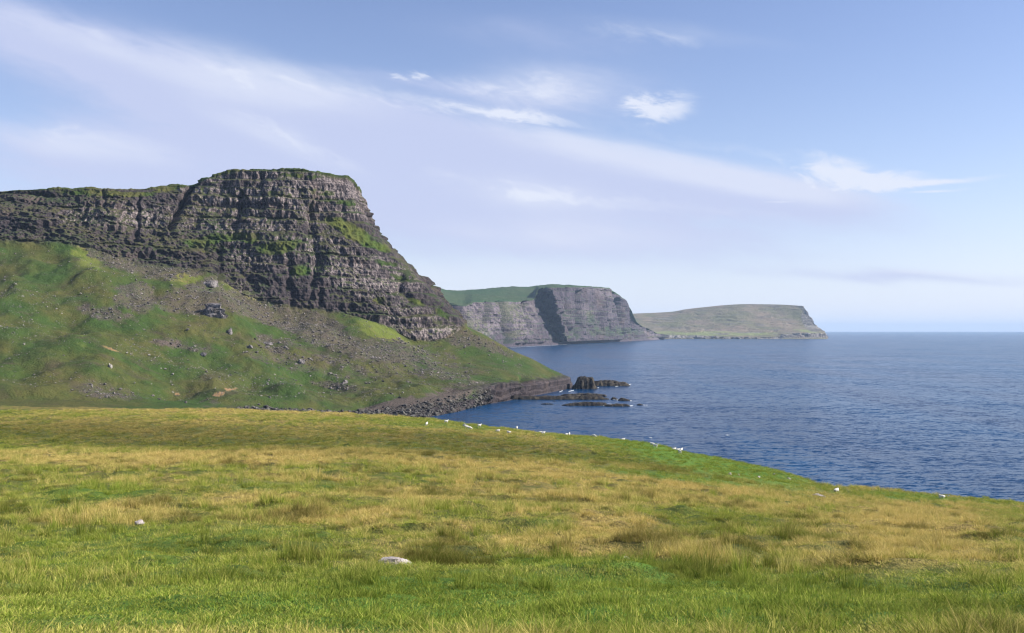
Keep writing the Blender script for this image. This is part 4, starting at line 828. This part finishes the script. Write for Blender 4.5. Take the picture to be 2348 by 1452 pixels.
# ------------------------------------------------------------------ sheep
tW = MT('wool'); nW = tW.noise(18, 4, .7); M_WOOL = tW.bsdf(tW.mix(tW.step(nW, .3, .7), (.46, .43, .38), (.68, .66, .61)), .95, tW.bump(nW, .03), .05)
tS = MT('sheep_face'); M_FACE = tS.bsdf(tS.mix(tS.step(tS.noise(9, 3), .4, .7), (.60, .54, .47), (.70, .65, .58)), .8)
def sheep_mesh(name, pose, seed):
    """one continuous skinned body: trunk, neck, head with muzzle and ears, four jointed legs (facing +x)"""
    r = np.random.default_rng(seed); V, E, Rd = [], [], []
    def v(x, y, z, a, b=None): V.append((x, y, z)); Rd.append((a, b or a)); return len(V) - 1
    lie = pose == 'lie'; zb = .34 if lie else .62
    pel = v(-.36, 0, zb + .02, .25, .25); b1 = v(-.12, 0, zb, .31, .30); b2 = v(.14, 0, zb, .31, .30); sh = v(.36, 0, zb + .03, .24, .25); tl = v(-.56, 0, zb + .06, .10); tl2 = v(-.62, 0, zb - .08, .05)
    E += [(pel, b1), (b1, b2), (b2, sh), (pel, tl), (tl, tl2)]
    if pose == 'graze': nk, pol, nose = (.56, 0, .50), (.70, 0, .28), (.82, 0, .10)
    elif lie: nk, pol, nose = (.50, 0, .50), (.58, .03, .62), (.74, .05, .56)
    else: nk, pol, nose = (.52, .02, .82), (.62, .03, 1.00), (.80, .04, .93)
    a = v(*nk, .14); b = v(*pol, .095); c = v(*nose, .055); E += [(sh, a), (a, b), (b, c)]
    for s in (-1, 1):
        e1 = v(pol[0] - .02, pol[1] + s * .10, pol[2] + .04, .03); e2 = v(pol[0] - .06, pol[1] + s * .19, pol[2] + .03, .022); E += [(b, e1), (e1, e2)]
    for (bx, par, hind) in ((.32, sh, 0), (-.36, pel, 1)):
        for s in (-1, 1):
            dx = r.uniform(-.06, .06)
            if lie:
                k = v(bx + .10, s * .20, .16, .09); h = v(bx + .24, s * .24, .06, .05); t = v(bx + .08, s * .26, .045, .04)
            elif hind:
                k = v(bx + .05 + dx, s * .14, .42, .10); h = v(bx - .10 + dx, s * .13, .24, .045); t = v(bx - .04 + dx, s * .13, .02, .04)
            else:
                k = v(bx + dx, s * .13, .40, .08); h = v(bx + .02 + dx, s * .12, .22, .045); t = v(bx + dx, s * .12, .02, .04)
            E += [(par, k), (k, h), (h, t)]
    me = bpy.data.meshes.new(name); me.from_pydata(V, E, []); o = bpy.data.objects.new(name, me); col.objects.link(o)
    sk = o.modifiers.new('skin', 'SKIN'); sk.use_smooth_shade = True
    for i, d in enumerate(me.skin_vertices[0].data): d.radius = Rd[i]; d.use_root = (i == 0)
    ss = o.modifiers.new('sub', 'SUBSURF'); ss.levels = 1; ss.render_levels = 1
    dg = bpy.context.evaluated_depsgraph_get(); m2 = bpy.data.meshes.new_from_object(o.evaluated_get(dg)); m2.name = name
    bpy.data.objects.remove(o)
    co = np.array([q.co[:] for q in m2.vertices]); nr = np.array([q.normal[:] for q in m2.vertices])
    body = np.exp(-(np.maximum(np.abs(co[:, 0]) - .45, 0) / .1) ** 2) * (co[:, 2] > (.12 if lie else .36))
    co = co + nr * (body * (fbm(co[:, 0] * 14, co[:, 1] * 14, co[:, 2] * 14, 2, seed) * .022))[:, None]
    for q, c_ in zip(m2.vertices, co): q.co = c_
    m2.materials.clear(); m2.materials.append(M_WOOL); m2.materials.append(M_FACE)
    hd = np.array(pol)
    for f in m2.polygons:
        c_ = np.array(f.center[:]); f.use_smooth = True
        f.material_index = 1 if (np.linalg.norm(c_ - hd) < .16 and c_[0] > pol[0] - .04) or c_[0] > pol[0] + .02 or (not lie and c_[2] < .34 and abs(c_[1]) > .05 and c_[0] < .5) else 0
    return m2
SHEEP = {k: sheep_mesh('sheep', k, i) for i, k in enumerate(('graze', 'stand', 'lie'))}
for x, y, pose, rz, lab in FLOCK:
    p = ray_ground(x, y, 150)
    o = link('sheep', SHEEP[pose], None, label=lab, cat='sheep', group='sheep grazing along the brow', loc=(p[0], p[1], p[2] + .06)); o.rotation_euler.z = rz
    s = .72 if 'lamb' in lab else 0.98; o.scale = (s, s, s)

# ------------------------------------------------------------------ haze over the bay
bm = bmesh.new(); bmesh.ops.create_cube(bm, size=1.0); me = bpy.data.meshes.new('haze'); bm.to_mesh(me); bm.free()
hm = bpy.data.materials.new('haze_air'); hm.use_nodes = True; nt = hm.node_tree; nt.nodes.clear()
o_ = nt.nodes.new('ShaderNodeOutputMaterial'); v_ = nt.nodes.new('ShaderNodeVolumePrincipled')
v_.inputs['Color'].default_value = (0.52, 0.72, 1.0, 1); v_.inputs['Density'].default_value = 2.6e-5; v_.inputs['Anisotropy'].default_value = 0.0
nt.links.new(v_.outputs[0], o_.inputs['Volume'])
hz = link('haze', me, hm, label='thin blue sea haze over the bay', cat='haze', kind='stuff')
hz.scale = (94000, 94000, 372); hz.location = (0, 0, 372 / 2 - 22)
